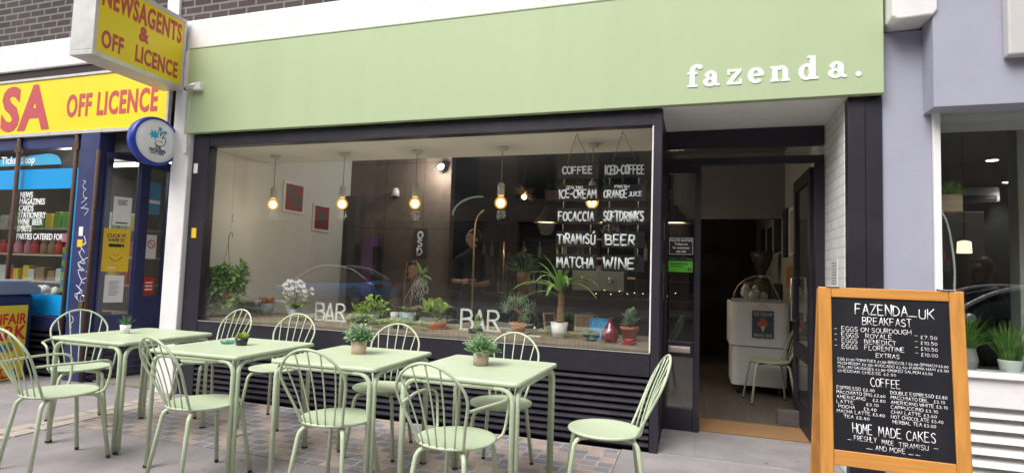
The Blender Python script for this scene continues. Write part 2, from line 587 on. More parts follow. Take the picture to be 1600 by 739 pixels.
# hand lettering: each glyph is a list of strokes on a 6 x 10 grid, '~' marks a curved stroke
GL = {
'A': ['0,0 3,10 6,0', '1.2,3.8 4.8,3.8'], 'B': ['0,0 0,10', '~0,10 4,9.5 5,7.7 4,5.8 0,5.2', '~0,5.2 4.5,4.7 5.8,2.6 4.5,.4 0,0'],
'C': ['~5.7,8.4 4,10 1.5,9 0,5 1.5,1 4,0 5.9,1.6'], 'D': ['0,0 0,10', '~0,10 4,9 6,5 4,1 0,0'],
'E': ['5,10 0,10 0,0 5.2,0', '0,5.2 4.2,5.2'], 'F': ['5,10 0,10 0,0', '0,5.4 4,5.4'],
'G': ['~5.6,8.6 3.5,10 1,8.5 0,5 1.2,1 3.5,0 5.6,1.4', '5.7,.4 5.7,4.4 3.4,4.4'], 'H': ['0,0 0,10', '6,0 6,10', '0,5 6,5'],
'I': ['1,0 1,10'], 'J': ['~5,10 5,3 4,.6 2,0 .3,1.5'], 'K': ['0,0 0,10', '5.4,10 0,4.4', '1.6,5.6 5.8,0'], 'L': ['0,10 0,0 5,0'],
'M': ['0,0 .8,10 3.5,3.6 6.2,10 7,0'], 'N': ['0,0 0,10 5.8,0 5.8,10'], 'O': ['~3,10 .6,8.2 0,5 .7,1.6 3,0 5.4,1.7 6,5 5.3,8.4 3,10'],
'P': ['0,0 0,10', '~0,10 4.4,9.5 5.4,7.4 4.3,5 0,4.6'], 'Q': ['~3,10 .6,8.2 0,5 .7,1.6 3,0 5.4,1.7 6,5 5.3,8.4 3,10', '3.8,2.2 6.4,-.6'],
'R': ['0,0 0,10', '~0,10 4.4,9.5 5.3,7.5 4.3,5.4 0,5', '2,5 5.6,0'], 'S': ['~5.3,8.6 3.2,10 .8,8.8 .6,6.8 3,5.2 5.4,3.4 5,1 2.8,0 .2,1.4'],
'T': ['-.2,10 6,10', '3,10 3,0'], 'U': ['~0,10 0,4 .8,.9 3,0 5.1,.9 5.8,4 5.8,10'], 'V': ['0,10 3,0 6,10'], 'W': ['0,10 1.8,0 3.8,7.5 5.8,0 7.6,10'],
'X': ['0,10 5.6,0', '5.4,10 0,0'], 'Y': ['0,10 3,5 6,10', '3,5 3,0'], 'Z': ['0,10 5.6,10 0,0 5.8,0'],
'0': ['~2.5,7.6 .6,6 .4,3 1,.8 2.5,0 4.2,.9 4.8,3.4 4.3,6.2 2.5,7.6'], '1': ['1,7 2.4,8 2.4,0'], '2': ['~.5,6.4 2,8 4,7.2 4,5.2 .4,0', '.4,0 4.8,.1'],
'3': ['~.6,7 2.4,8 4,6.6 2.2,4.6', '~2.2,4.6 4.6,3.4 4,.8 2,0 .2,1'], '4': ['3.6,0 3.6,8 .2,2.6 5,2.6'], '5': ['4.4,8 .8,8 .6,4.6', '~.6,4.6 3.4,5 4.6,2.8 3.4,.4 .4,.4'],
'6': ['~4,7.8 1.4,6 .5,3 1.2,.5 3.2,.2 4.4,2 3.2,4.2 .7,3'], '7': ['.2,8 4.8,8 1.8,0'], '8': ['~2.4,4.4 .8,6 2.4,8 4.2,6.2 2.4,4.4 .5,2 2.4,0 4.6,2 2.4,4.4'],
'9': ['~4.2,6 2.6,8 .8,6.4 1.4,4.4 4,5 4.2,7 3.8,0'], 'l': ['~4.4,7.6 2.6,8.6 1.8,7 1.8,1 .4,.2', '.4,.2 4.6,.4', '.6,4.2 3.6,4.2'],
'.': ['.4,0 .7,.5'], ',': ['.8,.8 .3,-1'], '-': ['.4,4.6 3.4,4.8'], '_': ['0,.3 4.6,0'], '&': ['~5.4,0 1.5,7 2.4,9.6 4,8 1,4 .6,1.4 2.6,0 5.4,4'],
'i': ['1,0 1,8'], 'u': ['~0,10 0,4 .8,.9 3,0 5.1,.9 5.8,4 5.8,10', '3,11.6 4.6,13.4'],
}
GW = {'I': 2, 'i': 2, '.': 1.4, ',': 1.4, '-': 3.8, '_': 4.6, 'M': 7, 'W': 7.6, 'J': 5.2, 'l': 4.8, '1': 3, '0': 5, '2': 5, '3': 5, '4': 5, '5': 5, '6': 5, '7': 5, '8': 5, '9': 5, ' ': 3.6}
def catmull(p, k=4):
    out = []
    n = len(p)
    for i in range(n - 1):
        a, b, c, d = p[max(i - 1, 0)], p[i], p[i + 1], p[min(i + 2, n - 1)]
        for j in range(k):
            t = j / k
            out.append(tuple(0.5 * (2 * b[q] + (c[q] - a[q]) * t + (2 * a[q] - 5 * b[q] + 4 * c[q] - d[q]) * t * t + (3 * b[q] - a[q] - 3 * c[q] + d[q]) * t ** 3) for q in (0, 1)))
    out.append(p[-1])
    return out
def hand(mb, body, x, y, h, w=None, th=0.1, align='l', rnd=None, plane='XZ', d=0.0, jit=0.25, n=6):
    """write body with cap height h, baseline at (x, y) in the board plane, optionally fitted to width w"""
    rnd = rnd or random.Random(body)
    u = h / 10.0
    adv, glyphs = 0.0, []
    for ch in body:
        g = GW.get(ch, 6.0)
        glyphs.append((ch, adv))
        adv += g + (0 if ch == ' ' else 1.7)
    tot = max(adv - 1.7, 1) * u
    sx = (w / tot) if w else 1.0
    W_ = tot * sx
    x0 = x - (W_ / 2 if align == 'c' else (W_ if align == 'r' else 0))
    for ch, a in glyphs:
        jy = rnd.uniform(-jit, jit)
        js = 1 + rnd.uniform(-.05, .05)
        sl_ = rnd.uniform(-.05, .05)
        for st in GL.get(ch, []):
            cur = st[0] == '~'
            pts = [tuple(float(q) for q in s.split(',')) for s in st.lstrip('~').split()]
            pts = [(p[0] + rnd.uniform(-jit, jit), p[1] + rnd.uniform(-jit, jit)) for p in pts]
            if cur: pts = catmull(pts, 3)
            P = []
            for (px, py) in pts:
                X = x0 + (a + px + py * sl_) * u * sx
                Y = y + (py * js + jy) * u
                P.append((X, d, Y))
            rr_ = h * th * rnd.uniform(.85, 1.12) * 0.5
            if cur: mb.tube(P, rr_, n, 0, flat=(Vector((0, 1, 0)), 0.22))
            else:
                for a_, b_ in zip(P[:-1], P[1:]):     # straight strokes end to end, each a hair past the corner
                    e_ = (Vector(b_) - Vector(a_)).normalized() * rr_ * .7
                    mb.tube([Vector(a_) - e_, Vector(b_) + e_], rr_, n, 0, flat=(Vector((0, 1, 0)), 0.22))
    return mb

# ================================================================== SETTING
D = 4.454
def paver_mat():
    m = bpy.data.materials.new('chequered brick paving')
    m.use_nodes = True
    t = m.node_tree
    b = t.nodes['Principled BSDF']
    b.inputs['Roughness'].default_value = 0.8
    tc = t.nodes.new('ShaderNodeTexCoord')
    mp = t.nodes.new('ShaderNodeMapping')
    mp.inputs['Rotation'].default_value = (0, 0, R(0))
    t.links.new(tc.outputs['Object'], mp.inputs['Vector'])
    br = t.nodes.new('ShaderNodeTexBrick')
    br.offset = 0.5
    br.inputs['Scale'].default_value = 1
    br.inputs['Brick Width'].default_value = 0.215
    br.inputs['Row Height'].default_value = 0.108
    br.inputs['Mortar Size'].default_value = 0.008
    br.inputs['Color1'].default_value = (0, 0, 0, 1)
    br.inputs['Color2'].default_value = (1, 1, 1, 1)
    br.inputs['Mortar'].default_value = (0.5, 0.5, 0.5, 1)
    t.links.new(mp.outputs[0], br.inputs['Vector'])
    def mth(op, a, b=None):
        q = t.nodes.new('ShaderNodeMath'); q.operation = op
        for k_, v in enumerate((a, b)):
            if v is None: continue
            if isinstance(v, (int, float)): q.inputs[k_].default_value = v
            else: t.links.new(v, q.inputs[k_])
        return q.outputs[0]
    sp = t.nodes.new('ShaderNodeSeparateXYZ')
    t.links.new(mp.outputs[0], sp.inputs[0])
    row = mth('FLOOR', mth('DIVIDE', sp.outputs['Y'], 0.108))
    odd = mth('FLOORED_MODULO', row, 2.0)
    idx = mth('FLOOR', mth('ADD', mth('DIVIDE', sp.outputs['X'], 0.215), mth('MULTIPLY', odd, 0.5)))
    chk = mth('FLOORED_MODULO', mth('ADD', idx, mth('FLOOR', mth('DIVIDE', row, 2.0))), 2.0)
    sepc = t.nodes.new('ShaderNodeSeparateColor')
    t.links.new(br.outputs['Color'], sepc.inputs[0])
    fac = mth('ADD', mth('MULTIPLY', chk, 0.5), mth('MULTIPLY', sepc.outputs[0], 0.5))
    cr = t.nodes.new('ShaderNodeValToRGB')
    e = cr.color_ramp.elements
    e[0].position = 0.0; e[0].color = (0.42, 0.325, 0.28, 1)
    e[1].position = 0.45; e[1].color = (0.33, 0.265, 0.24, 1)
    k = e.new(0.56); k.color = (0.19, 0.185, 0.21, 1)
    k = e.new(1.0); k.color = (0.26, 0.25, 0.265, 1)
    t.links.new(fac, cr.inputs['Fac'])
    n = t.nodes.new('ShaderNodeTexNoise')
    n.inputs['Scale'].default_value = 5; n.inputs['Detail'].default_value = 8
    t.links.new(tc.outputs['Object'], n.inputs['Vector'])
    mr = t.nodes.new('ShaderNodeMapRange')
    mr.inputs['To Min'].default_value = .68; mr.inputs['To Max'].default_value = 1.3
    t.links.new(n.outputs['Fac'], mr.inputs['Value'])
    mx = t.nodes.new('ShaderNodeMix'); mx.data_type = 'RGBA'
    mx.inputs['B'].default_value = (0.40, 0.355, 0.32, 1)
    t.links.new(br.outputs['Fac'], mx.inputs['Factor'])
    t.links.new(cr.outputs['Color'], mx.inputs['A'])
    sc = t.nodes.new('ShaderNodeVectorMath'); sc.operation = 'SCALE'
    t.links.new(mx.outputs['Result'], sc.inputs[0]); t.links.new(mr.outputs[0], sc.inputs['Scale'])
    t.links.new(sc.outputs[0], b.inputs['Base Color'])
    bp = t.nodes.new('ShaderNodeBump'); bp.inputs['Strength'].default_value = .5; bp.inputs['Distance'].default_value = .006; bp.invert = True
    t.links.new(br.outputs['Fac'], bp.inputs['Height']); t.links.new(bp.outputs['Normal'], b.inputs['Normal'])
    return m
def slab_mat(name, col, sx, sy, joint=0.004):
    m = bpy.data.materials.new(name)
    m.use_nodes = True
    t = m.node_tree
    b = t.nodes['Principled BSDF']
    b.inputs['Roughness'].default_value = 0.72
    tc = t.nodes.new('ShaderNodeTexCoord')
    br = t.nodes.new('ShaderNodeTexBrick')
    br.offset = 0.5
    br.inputs['Scale'].default_value = 1
    br.inputs['Brick Width'].default_value = sx
    br.inputs['Row Height'].default_value = sy
    br.inputs['Mortar Size'].default_value = joint
    br.inputs['Color1'].default_value = tuple(c * .93 for c in col) + (1,)
    br.inputs['Color2'].default_value = tuple(c * 1.06 for c in col) + (1,)
    br.inputs['Mortar'].default_value = tuple(c * .7 for c in col) + (1,)
    t.links.new(tc.outputs['Object'], br.inputs['Vector'])
    n = t.nodes.new('ShaderNodeTexNoise'); n.inputs['Scale'].default_value = 2.2; n.inputs['Detail'].default_value = 10; n.inputs['Roughness'].default_value = .68
    n2 = t.nodes.new('ShaderNodeTexNoise'); n2.inputs['Scale'].default_value = 120; n2.inputs['Detail'].default_value = 3
    v = t.nodes.new('ShaderNodeTexVoronoi'); v.inputs['Scale'].default_value = 4.3; v.inputs['Randomness'].default_value = 1
    for q in (n, n2, v): t.links.new(tc.outputs['Object'], q.inputs['Vector'])
    mr = t.nodes.new('ShaderNodeMapRange'); mr.inputs['From Min'].default_value = .3; mr.inputs['From Max'].default_value = .7
    mr.inputs['To Min'].default_value = .72; mr.inputs['To Max'].default_value = 1.2
    t.links.new(n.outputs['Fac'], mr.inputs['Value'])
    mr2 = t.nodes.new('ShaderNodeMapRange'); mr2.inputs['To Min'].default_value = .8; mr2.inputs['To Max'].default_value = 1.2
    t.links.new(n2.outputs['Fac'], mr2.inputs['Value'])
    # trodden-in gum spots
    mr3 = t.nodes.new('ShaderNodeMapRange'); mr3.inputs['From Min'].default_value = .05; mr3.inputs['From Max'].default_value = .085
    mr3.inputs['To Min'].default_value = .5; mr3.inputs['To Max'].default_value = 1
    t.links.new(v.outputs['Distance'], mr3.inputs['Value'])
    a = t.nodes.new('ShaderNodeMath'); a.operation = 'MULTIPLY'
    c = t.nodes.new('ShaderNodeMath'); c.operation = 'MULTIPLY'
    t.links.new(mr.outputs[0], a.inputs[0]); t.links.new(mr2.outputs[0], a.inputs[1])
    t.links.new(a.outputs[0], c.inputs[0]); t.links.new(mr3.outputs[0], c.inputs[1])
    sc = t.nodes.new('ShaderNodeVectorMath'); sc.operation = 'SCALE'
    t.links.new(br.outputs['Color'], sc.inputs[0]); t.links.new(c.outputs[0], sc.inputs['Scale'])
    t.links.new(sc.outputs[0], b.inputs['Base Color'])
    bp = t.nodes.new('ShaderNodeBump'); bp.inputs['Strength'].default_value = .25; bp.inputs['Distance'].default_value = .004
    t.links.new(n2.outputs['Fac'], bp.inputs['Height']); t.links.new(bp.outputs['Normal'], b.inputs['Normal'])
    return m
M_slab = slab_mat('worn concrete slab paving', (0.265, 0.24, 0.245), 2.9, 2.3, 0.003)
M_slab2 = slab_mat('pale concrete by the door', (0.275, 0.255, 0.255), 2.2, 0.9, 0.003)
M_road = mat('asphalt', (0.05, 0.05, 0.052), 0.85, var=0.25, scale=20, bump=0.4, bscale=150)
M_kerb = mat('granite kerb', (0.30, 0.29, 0.28), 0.7, var=0.2, scale=40, bump=0.2)
struct(MB().box(-60, 60, -60, 60, -0.60, -0.14).build('ground', M_road))
struct(MB().box(-60, 60, -10.3, -0.95, -0.139, -0.12).build('road', M_road))
struct(MB().box(-60, 60, -0.75, 4.47, -0.139, 0.0).build('pavement', M_slab))
struct(MB().box(-60, 60, -0.93, -0.752, -0.139, 0.002).build('kerb', M_kerb, bevel=0.02))
struct(MB().box(-60, 60, -20, -10.52, -0.139, 0.0).build('far_pavement', M_slab))
struct(MB().box(-60, 60, -10.5, -10.32, -0.139, 0.002).build('far_kerb', M_kerb, bevel=0.02))
mb = MB()
mb.box(-4.70, -0.53, 3.27, 4.45, 0.0005, 0.006)
struct(mb.build('brick_paving', paver_mat()))
M_sett = mat('pale stone sett', (0.40, 0.35, 0.30), 0.75, var=0.25, scale=18, bump=0.3)
rs = random.Random(4)
mb = MB()
y = -0.7
while y < 4.3:
    for x0 in (-4.995, -4.85):
        L = 0.2 + rs.uniform(-.02, .02)
        mb.box(x0 + .004, x0 + .136, y + .004 + (0.1 if x0 < -4.9 else 0), y + L - .006 + (0.1 if x0 < -4.9 else 0), 0.0005, 0.006 + rs.uniform(0, .003))
    y += 0.2
struct(mb.build('sett_paving', M_sett, bevel=0.004))
struct(MB().box(-0.522, 1.5, 3.4, 4.46, 0.0006, 0.007).build('door_paving', M_slab2))
struct(MB().box(-0.27, 0.99, 4.4605, 5.26, -0.10, 0.010).build('porch_step', M_slab2, bevel=0.004))

# ------------------------------------------------------------------ upper terrace
T = thing('terrace_building', 'dark purple brick upper wall with white concrete band above the shops', 'building')
mb = MB()
mb.box(-14, -5.45, 4.50, 4.9, 3.83, 10.5)
mb.box(-5.28, 9, 4.50, 4.9, 3.83, 10.5)
mb.box(-14, -13.7, 4.9, 13, 3.02, 10.5)
mb.box(8.7, 9, 4.9, 13, 3.02, 10.5)
mb.box(-14, 9, 13, 13.3, 3.02, 10.5)
mb.build('brick_wall', M_brick, T)
box('white_pier', M_white, T, -5.449, -5.281, 4.47, 4.9, 3.835, 10.4)
box('roof', M_indark, T, -14, 9, 4.3, 13.4, 10.5, 10.7)
mb = MB()
mb.box(-14, 1.2, 4.425, 4.95, 3.50, 3.83)
mb.build('concrete_band', M_white, T, bevel=0.012)
box('floor_slab', M_indark, T, -14, 9, 4.952, 13, 3.05, 3.4)
mb = MB()
mb.prism([(1.222, 3.10), (1.25, 3.075), (1.455, 3.085), (1.478, 3.12), (1.478, 4.2), (1.222, 4.2)], lambda a, b: (a, 4.26, b), lambda a, b: (a, 4.55, b))
mb.build('corbel', M_white, T, bevel=0.012)

# ------------------------------------------------------------------ cafe shell
C_ = thing('cafe_shop', 'cafe shopfront with black frame, big window and open porch doorway', 'building')
box('white_pilaster', M_white, C_, -5.16, -4.935, 4.40, 5.3, 0.0, 3.497, bevel=0.01)
mb = MB()
mb.box(-4.928, -4.725, 4.452, 4.56, 0.006, 2.615)          # left post
mb.box(-4.722, -0.285, 4.454, 4.56, 2.495, 2.615)          # head
mb.box(-0.325, -0.262, 4.448, 4.53, 0.006, 2.612)          # right post
mb.box(-4.722, -0.328, 4.456, 4.56, 0.56, 0.735)           # apron below the glass
mb.build('window_frame', M_black, C_, bevel=0.004)
box('porch_side_panel', M_black, C_, -0.325, -0.275, 4.533, 5.17, 0.012, 2.612)
mb = MB()
mb.box(-4.721, -0.33, 4.449, 4.4535, 0.735, 0.7405, 1)
mb.box(-0.338, -0.327, 4.462, 4.475, 0.742, 2.493)
mb.build('glazing_bead', [M_whitep, mat('worn bead paint', (.42, .41, .38), .6, var=.5, scale=30)], C_, bevel=0.001)
MB().box(-4.723, -0.328, 4.487, 4.497, 0.737, 2.494).build('window_glass', M_glass, C_)
mb = MB()                                                   # ribbed stall riser
prof = []
z = 0.035
mb.box(-4.722, -0.328, 4.53, 4.56, 0.006, 0.558)
while z < 0.545:
    ppf = [(4.529, z - .002), (4.462, z + .004), (4.452, z + .014), (4.455, z + .026), (4.50, z + .040), (4.529, z + .044)]
    mb.prism(ppf, lambda a, b: (-4.72, a, b), lambda a, b: (-0.33, a, b))
    z += 0.0525
mb.build('stall_riser', mat('worn dark violet slats', (0.040, 0.036, 0.048), 0.34, var=0.4, scale=7, dirt=(0.11, 0.10, 0.11), dirt_amt=0.4), C_)
# porch
box('porch_soffit', M_ceil, C_, -0.27, 1.0, 4.452, 5.2, 2.619, 2.66, bevel=0)
box('porch_wall', M_wbrick, C_, 0.995, 1.06, 4.54, 5.75, 0.0, 2.615, bevel=0.002)
mb = MB()
mb.box(0.998, 1.105, 4.446, 4.536, 0.0, 2.612)
mb.box(1.108, 1.21, 4.452, 4.60, 0.0, 2.612)
mb.build('right_pilaster', M_black, C_, bevel=0.004)
mb = MB()
mb.box(-0.272, 0.993, 5.18, 5.25, 2.455, 2.613)
mb.box(-0.272, 0.993, 5.19, 5.24, 2.31, 2.372)
mb.box(-0.272, -0.245, 5.185, 5.245, 0.012, 2.309)
mb.box(-0.02, 0.032, 5.182, 5.248, 0.012, 2.309)
mb.box(0.925, 0.993, 5.182, 5.26, 0.012, 2.309)
mb.box(-0.244, -0.021, 5.19, 5.24, 2.24, 2.308)
mb.box(-0.244, -0.021, 5.19, 5.24, 0.635, 0.765)
mb.box(-0.244, -0.021, 5.19, 5.24, 0.013, 0.20)
mb.build('door_frame', M_black, C_, bevel=0.004)
MB().box(-0.25, 0.99, 5.212, 5.218, 2.373, 2.454).build('transom_glass', M_glassd, C_)
sp = MB().box(-0.244, -0.021, 5.212, 5.218, 0.766, 2.239).build('side_pane', M_glassd, C_)
MB().box(-0.244, -0.021, 5.212, 5.218, 0.201, 0.634).build('side_pane', M_glassd, C_)
mb = MB()
mb.box(-0.225, -0.045, 5.178, 5.189, 0.672, 0.728)
mb.box(-0.215, -0.055, 5.170, 5.178, 0.682, 0.718)
mb.build('letter_plate', mat('pinkish worn chrome', (0.62, 0.50, 0.47), 0.35, 0.5), C_, bevel=0.003)
# the open door leaf, swung in against the right wall
dr = MB()
dr.box(0.90, 0.945, 5.30, 5.39, 0.02, 2.29)
dr.box(0.90, 0.945, 6.05, 6.14, 0.02, 2.29)
dr.box(0.901, 0.944, 5.391, 6.049, 2.18, 2.29)
dr.box(0.901, 0.944, 5.391, 6.049, 0.62, 0.75)
dr.box(0.901, 0.944, 5.391, 6.049, 0.02, 0.2)
dro = dr.build('door', M_black, C_, bevel=0.003)
mb = MB()
mb.box(0.918, 0.924, 5.389, 6.051, 0.749, 2.181)
mb.box(0.918, 0.924, 5.389, 6.051, 0.199, 0.621)
mb.build('door_pane', M_glassd, dro)
mb = MB()
mb.tube([(0.898, 5.98, 0.95), (0.86, 5.98, 0.95), (0.86, 5.98, 1.35), (0.898, 5.98, 1.35)], 0.011, 8)
mb.build('handle', M_steel, dro)
# interior shell
mb = MB()
mb.box(-5.02, -4.93, 4.57, 7.25, 0.0, 3.02)
mb.build('side_wall', M_inwall, C_)
mb = MB()
mb.box(1.062, 1.16, 4.61, 12.0, 0.0, 3.02)
mb.build('picture_wall', mat('pale grey interior plaster', (0.36, 0.345, 0.33), 0.8, var=0.06, scale=2), C_)
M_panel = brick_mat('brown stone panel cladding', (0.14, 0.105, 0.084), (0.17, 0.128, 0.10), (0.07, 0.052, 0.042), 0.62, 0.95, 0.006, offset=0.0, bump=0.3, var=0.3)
box('reflection_wall', M_panel, C_, -4.93, -3.30, 7.26, 7.40, 0.0, 3.02)  # indoor wall added in place of a brown facade mirrored in the glass
box('dark_pier', M_indark, C_, -4.93, -4.72, 7.10, 7.258, 1.35, 2.36)
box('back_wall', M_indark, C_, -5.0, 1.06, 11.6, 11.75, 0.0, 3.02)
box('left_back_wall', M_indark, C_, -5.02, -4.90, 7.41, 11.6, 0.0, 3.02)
mb = MB()
mb.box(-4.92, -0.328, 4.57, 5.5, 2.53, 2.56)
mb.box(-4.92, -0.328, 5.5, 5.54, 2.53, 2.975)
mb.build('bay_ceiling', M_ceil, C_, bevel=0.004)
box('main_ceiling', mat('dark ceiling paint', (0.10, 0.095, 0.09), 0.8), C_, -4.92, 1.06, 5.20, 11.6, 2.98, 3.02)
box('door_head_wall', M_inwall, C_, -0.325, 1.06, 5.202, 5.262, 2.664, 2.978)
box('bulkhead', mat('taupe bulkhead plaster', (0.20, 0.18, 0.165), 0.8), C_, -0.30, 1.06, 7.9, 8.05, 2.12, 2.98)
box('interior_floor', M_floorwood, C_, -4.93, 1.06, 5.265, 11.6, -0.05, 0.008)
box('window_floor', M_indark, C_, -4.93, -0.33, 4.57, 5.26, -0.05, 0.006)
mb = MB()
for k in range(5):
    mb.box(-4.92, -0.34, 4.565 + k * .20, 4.762 + k * .20, 0.722, 0.758)
mb.build('display_sill', M_plank, C_, bevel=0.003)
box('sill_front', M_inwall, C_, -4.92, -0.34, 5.53, 5.56, 0.01, 0.72)

# ------------------------------------------------------------------ cafe fascia sign with slab serif lettering
F_ = thing('fascia_sign', 'long pale green fascia board with white word fazenda above the cafe', 'sign', (-1.9, 4.40, 2.618))
mb = MB()
mb.box(-3.10, 3.105, -0.012, 0.05, 0.004, 0.882)
mb.build('board', M_fascia, F_, bevel=0.004)
mb = MB()
mb.box(-3.10, 3.105, -0.016, 0.052, 0.882, 0.892)
mb.build('top_trim', mat('dull green trim', (0.30, 0.38, 0.22), 0.5), F_)
# glyphs on a grid where the x height is 10
def ringpoly(cx, cy, rx, ry, tx, ty, a0, a1, n=26):
    o_, i_ = [], []
    for k in range(n + 1):
        a = R(a0 + (a1 - a0) * k / n)
        o_.append((cx + rx * math.cos(a), cy + ry * math.sin(a)))
        i_.append((cx + (rx - tx) * math.cos(a), cy + (ry - ty) * math.sin(a)))
    return o_, i_
GLS = {
 'f': [('r', 2, 0, 4.7, 11.6), ('r', .3, 0, 6.8, 1.5), ('r', .2, 8.6, 6.6, 10), ('a', 6.2, 11.4, 4.2, 3.7, 2.7, 1.6, 60, 180), ('c', 8.2, 13.2, 1.55)],
 'a': [('a', 4, 2.9, 4, 3.1, 2.4, 1.4, 0, 360), ('r', 5.6, .9, 8.2, 6.8), ('a', 4.5, 6.6, 3.7, 3.6, 2.5, 1.5, 0, 165), ('c', 2.2, 7.5, 1.5), ('r', 7.4, 0, 10, 1.5)],
 'z': [('r', .3, 8.4, 8.8, 10), ('r', 0, 0, 9, 1.6), ('p', [(5.6, 8.5), (8.8, 8.5), (3.3, 1.5), (.1, 1.5)]), ('r', .3, 6.5, 1.7, 8.5), ('r', 7.6, 1.5, 9, 3.7)],
 'e': [('a', 4.7, 5, 4.7, 5.1, 2.6, 1.5, 8, 318), ('r', 2, 4.5, 9.3, 5.9)],
 'n': [('r', 1.2, 0, 3.8, 10), ('r', 0, 0, 5, 1.5), ('r', 0, 8.5, 3.7, 10), ('a', 6.3, 6.1, 3.6, 4, 2.6, 1.8, 0, 150), ('r', 7.3, 0, 9.9, 6.2), ('r', 6.1, 0, 11.2, 1.5)],
 'd': [('a', 4.3, 4.9, 4.3, 5.1, 2.5, 1.5, 0, 360), ('r', 6.5, 0, 9.1, 15), ('r', 4.8, 13.5, 9.0, 15), ('r', 7.6, 0, 11, 1.5)],
 '.': [('c', 1.6, 1.5, 1.6)],
}
mb = MB()
U = 0.0114
xs = [(0, 'f'), (0.118, 'a'), (0.282, 'z'), (0.427, 'e'), (0.578, 'n'), (0.763, 'd'), (0.950, 'a'), (1.118, '.')]
dep = 0
for ox, ch in xs:
    for pz in GLS[ch]:
        dep += 1
        y1 = -0.0165 - (dep % 7) * 0.0002
        X = lambda a: 1.815 + ox + a * U
        Z = lambda b: 0.130 + b * U - 0.0
        f0 = lambda a, b: (X(a), y1, Z(b))
        f1 = lambda a, b: (X(a), -0.0125, Z(b))
        if pz[0] == 'r':
            if pz[4] - pz[2] > 5 and pz[3] - pz[1] < 3: pz = ('r', pz[1] - .3, pz[2], pz[3] + .3, pz[4])
            mb.prism([(pz[1], pz[2]), (pz[3], pz[2]), (pz[3], pz[4]), (pz[1], pz[4])], f0, f1)
        elif pz[0] == 'p':
            mb.prism(pz[1], f0, f1)
        elif pz[0] == 'c':
            mb.prism([(pz[1] + pz[3] * math.cos(2 * PI * k / 20), pz[2] + pz[3] * math.sin(2 * PI * k / 20)) for k in range(20)], f0, f1)
        else:
            pz = pz[:3] + (pz[3] + .2, pz[4] + .1, pz[5] + .6, pz[6] + .45) + pz[7:]
            oo, ii = ringpoly(*pz[1:])
            for k in range(len(oo) - 1):
                mb.prism([ii[k], oo[k], oo[k + 1], ii[k + 1]], f0, f1)
mb.build('lettering', mat('white sign lettering', (0.86, 0.86, 0.84), 0.5, var=0.02), F_)

# ------------------------------------------------------------------ newsagent
N_ = thing('newsagent_shop', 'navy blue newsagent shopfront under a yellow fascia, door recessed', 'building')
M_nd = mat('dark shop interior', (0.05, 0.045, 0.045), 0.8, var=0.2)
mb = MB()
mb.box(-12, -6.52, 4.46, 4.56, 2.56, 2.72)
mb.box(-12, -6.52, 4.46, 4.56, 0.52, 0.66)
mb.box(-9.6, -9.5, 4.465, 4.56, 0.66, 2.56)
mb.build('window_frame', M_blue, N_, bevel=0.005)
mb = MB()
mb.box(-6.515, -6.225, 4.42, 4.60, 0.0, 2.72)
mb.build('blue_pilaster', M_blue, N_, bevel=0.006)
MB().box(-9.5, -6.52, 4.50, 4.508, 0.66, 2.56).build('window_glass', M_glassd, N_)
mb = MB()                                   # ribbed base
mb.box(-12, -6.52, 4.53, 4.56, 0.0, 0.51)
z = 0.03
while z < 0.5:
    ppf = [(4.529, z - .002), (4.470, z + .004), (4.460, z + .018), (4.468, z + .034), (4.529, z + .05)]
    mb.prism(ppf, lambda a, b: (-12, a, b), lambda a, b: (-6.18, a, b))
    z += 0.066
z = 0.03
while z < 0.5:                               # the ribs turn the corner into the entrance
    ppf = [(-0.0, z - .002), (0.05, z + .004), (0.058, z + .018), (0.05, z + .034), (-0.0, z + .05)]
    mb.prism(ppf, lambda a, b: (-6.18 + a, 4.605, b), lambda a, b: (-6.06 + a, 5.3, b))
    z += 0.066
mb.build('stall_riser', MATS['worn dark violet slats'], N_)
# side of the entrance: fixed glazed panel then the blue door
mb = MB()
mb.box(-6.150, -6.085, 4.83, 4.92, 0.0, 2.5)
EM_ = Matrix.Translation((-6.205, 4.50, 0)) @ Matrix.Rotation(R(-17.2), 4, 'Z')
mb.M = EM_
mb.box(-.06, 0, 0, .34, .0, .70)
mb.box(-.06, 0, 0, .34, 2.44, 2.5)
mb.box(-.06, 0, 0, .018, .701, 2.439)
mb.M = None
mb.box(-6.15, -6.09, 4.921, 5.35, 0.0, 0.9)
mb.box(-6.15, -6.09, 4.921, 4.95, 0.9, 2.4)
mb.box(-6.15, -6.09, 5.2, 5.35, 0.9, 2.4)
mb.box(-6.15, -6.09, 4.921, 5.35, 2.4, 2.5)
mb.build('entrance_frame', M_blue, N_, bevel=0.004)
mb = MB()
mb.M = EM_; mb.box(-.03, -.023, .019, .345, 0.70, 2.44); mb.M = None
mb.box(-6.135, -6.128, 4.95, 5.2, 0.9, 2.4)
mb.build('entrance_glass', M_glassd, N_)
box('shutter_box', M_nd, N_, -6.185, -5.17, 4.56, 4.9, 2.50, 2.72)
mb = MB()
mb.box(-9.7, -9.6, 4.57, 8, 0, 3.02)
mb.box(-9.7, -5.02, 8, 8.1, 0, 3.02)
mb.box(-9.7, -5.165, 4.91, 8, 2.75, 2.8)
mb.box(-9.7, -6.16, 4.57, 8, -0.02, 0.01)
mb.box(-6.16, -5.165, 4.50, 8, -0.02, 0.012)
mb.build('interior_wall', mat('newsagent interior wall', (0.22, 0.19, 0.16), 0.8, var=0.15), N_)
lamp_light(N_, (-7.3, 4.95, 2.45), 14, (1, .97, .9), .2)
box('shop_light', mat('tube light', (1, 1, 1), .4, emit=(1, .98, .94), estr=3.5), N_, -8.6, -6.7, 5.9, 6.0, 2.66, 2.70)
mb = MB()
mb.box(-12, -5.17, 4.452, 4.5, 3.40, 3.497)
mb.build('fascia_gap', mat('dark brown gap strip', (0.035, 0.022, 0.02), 0.8), N_)  # dark brown strip across the gap above the yellow fascia
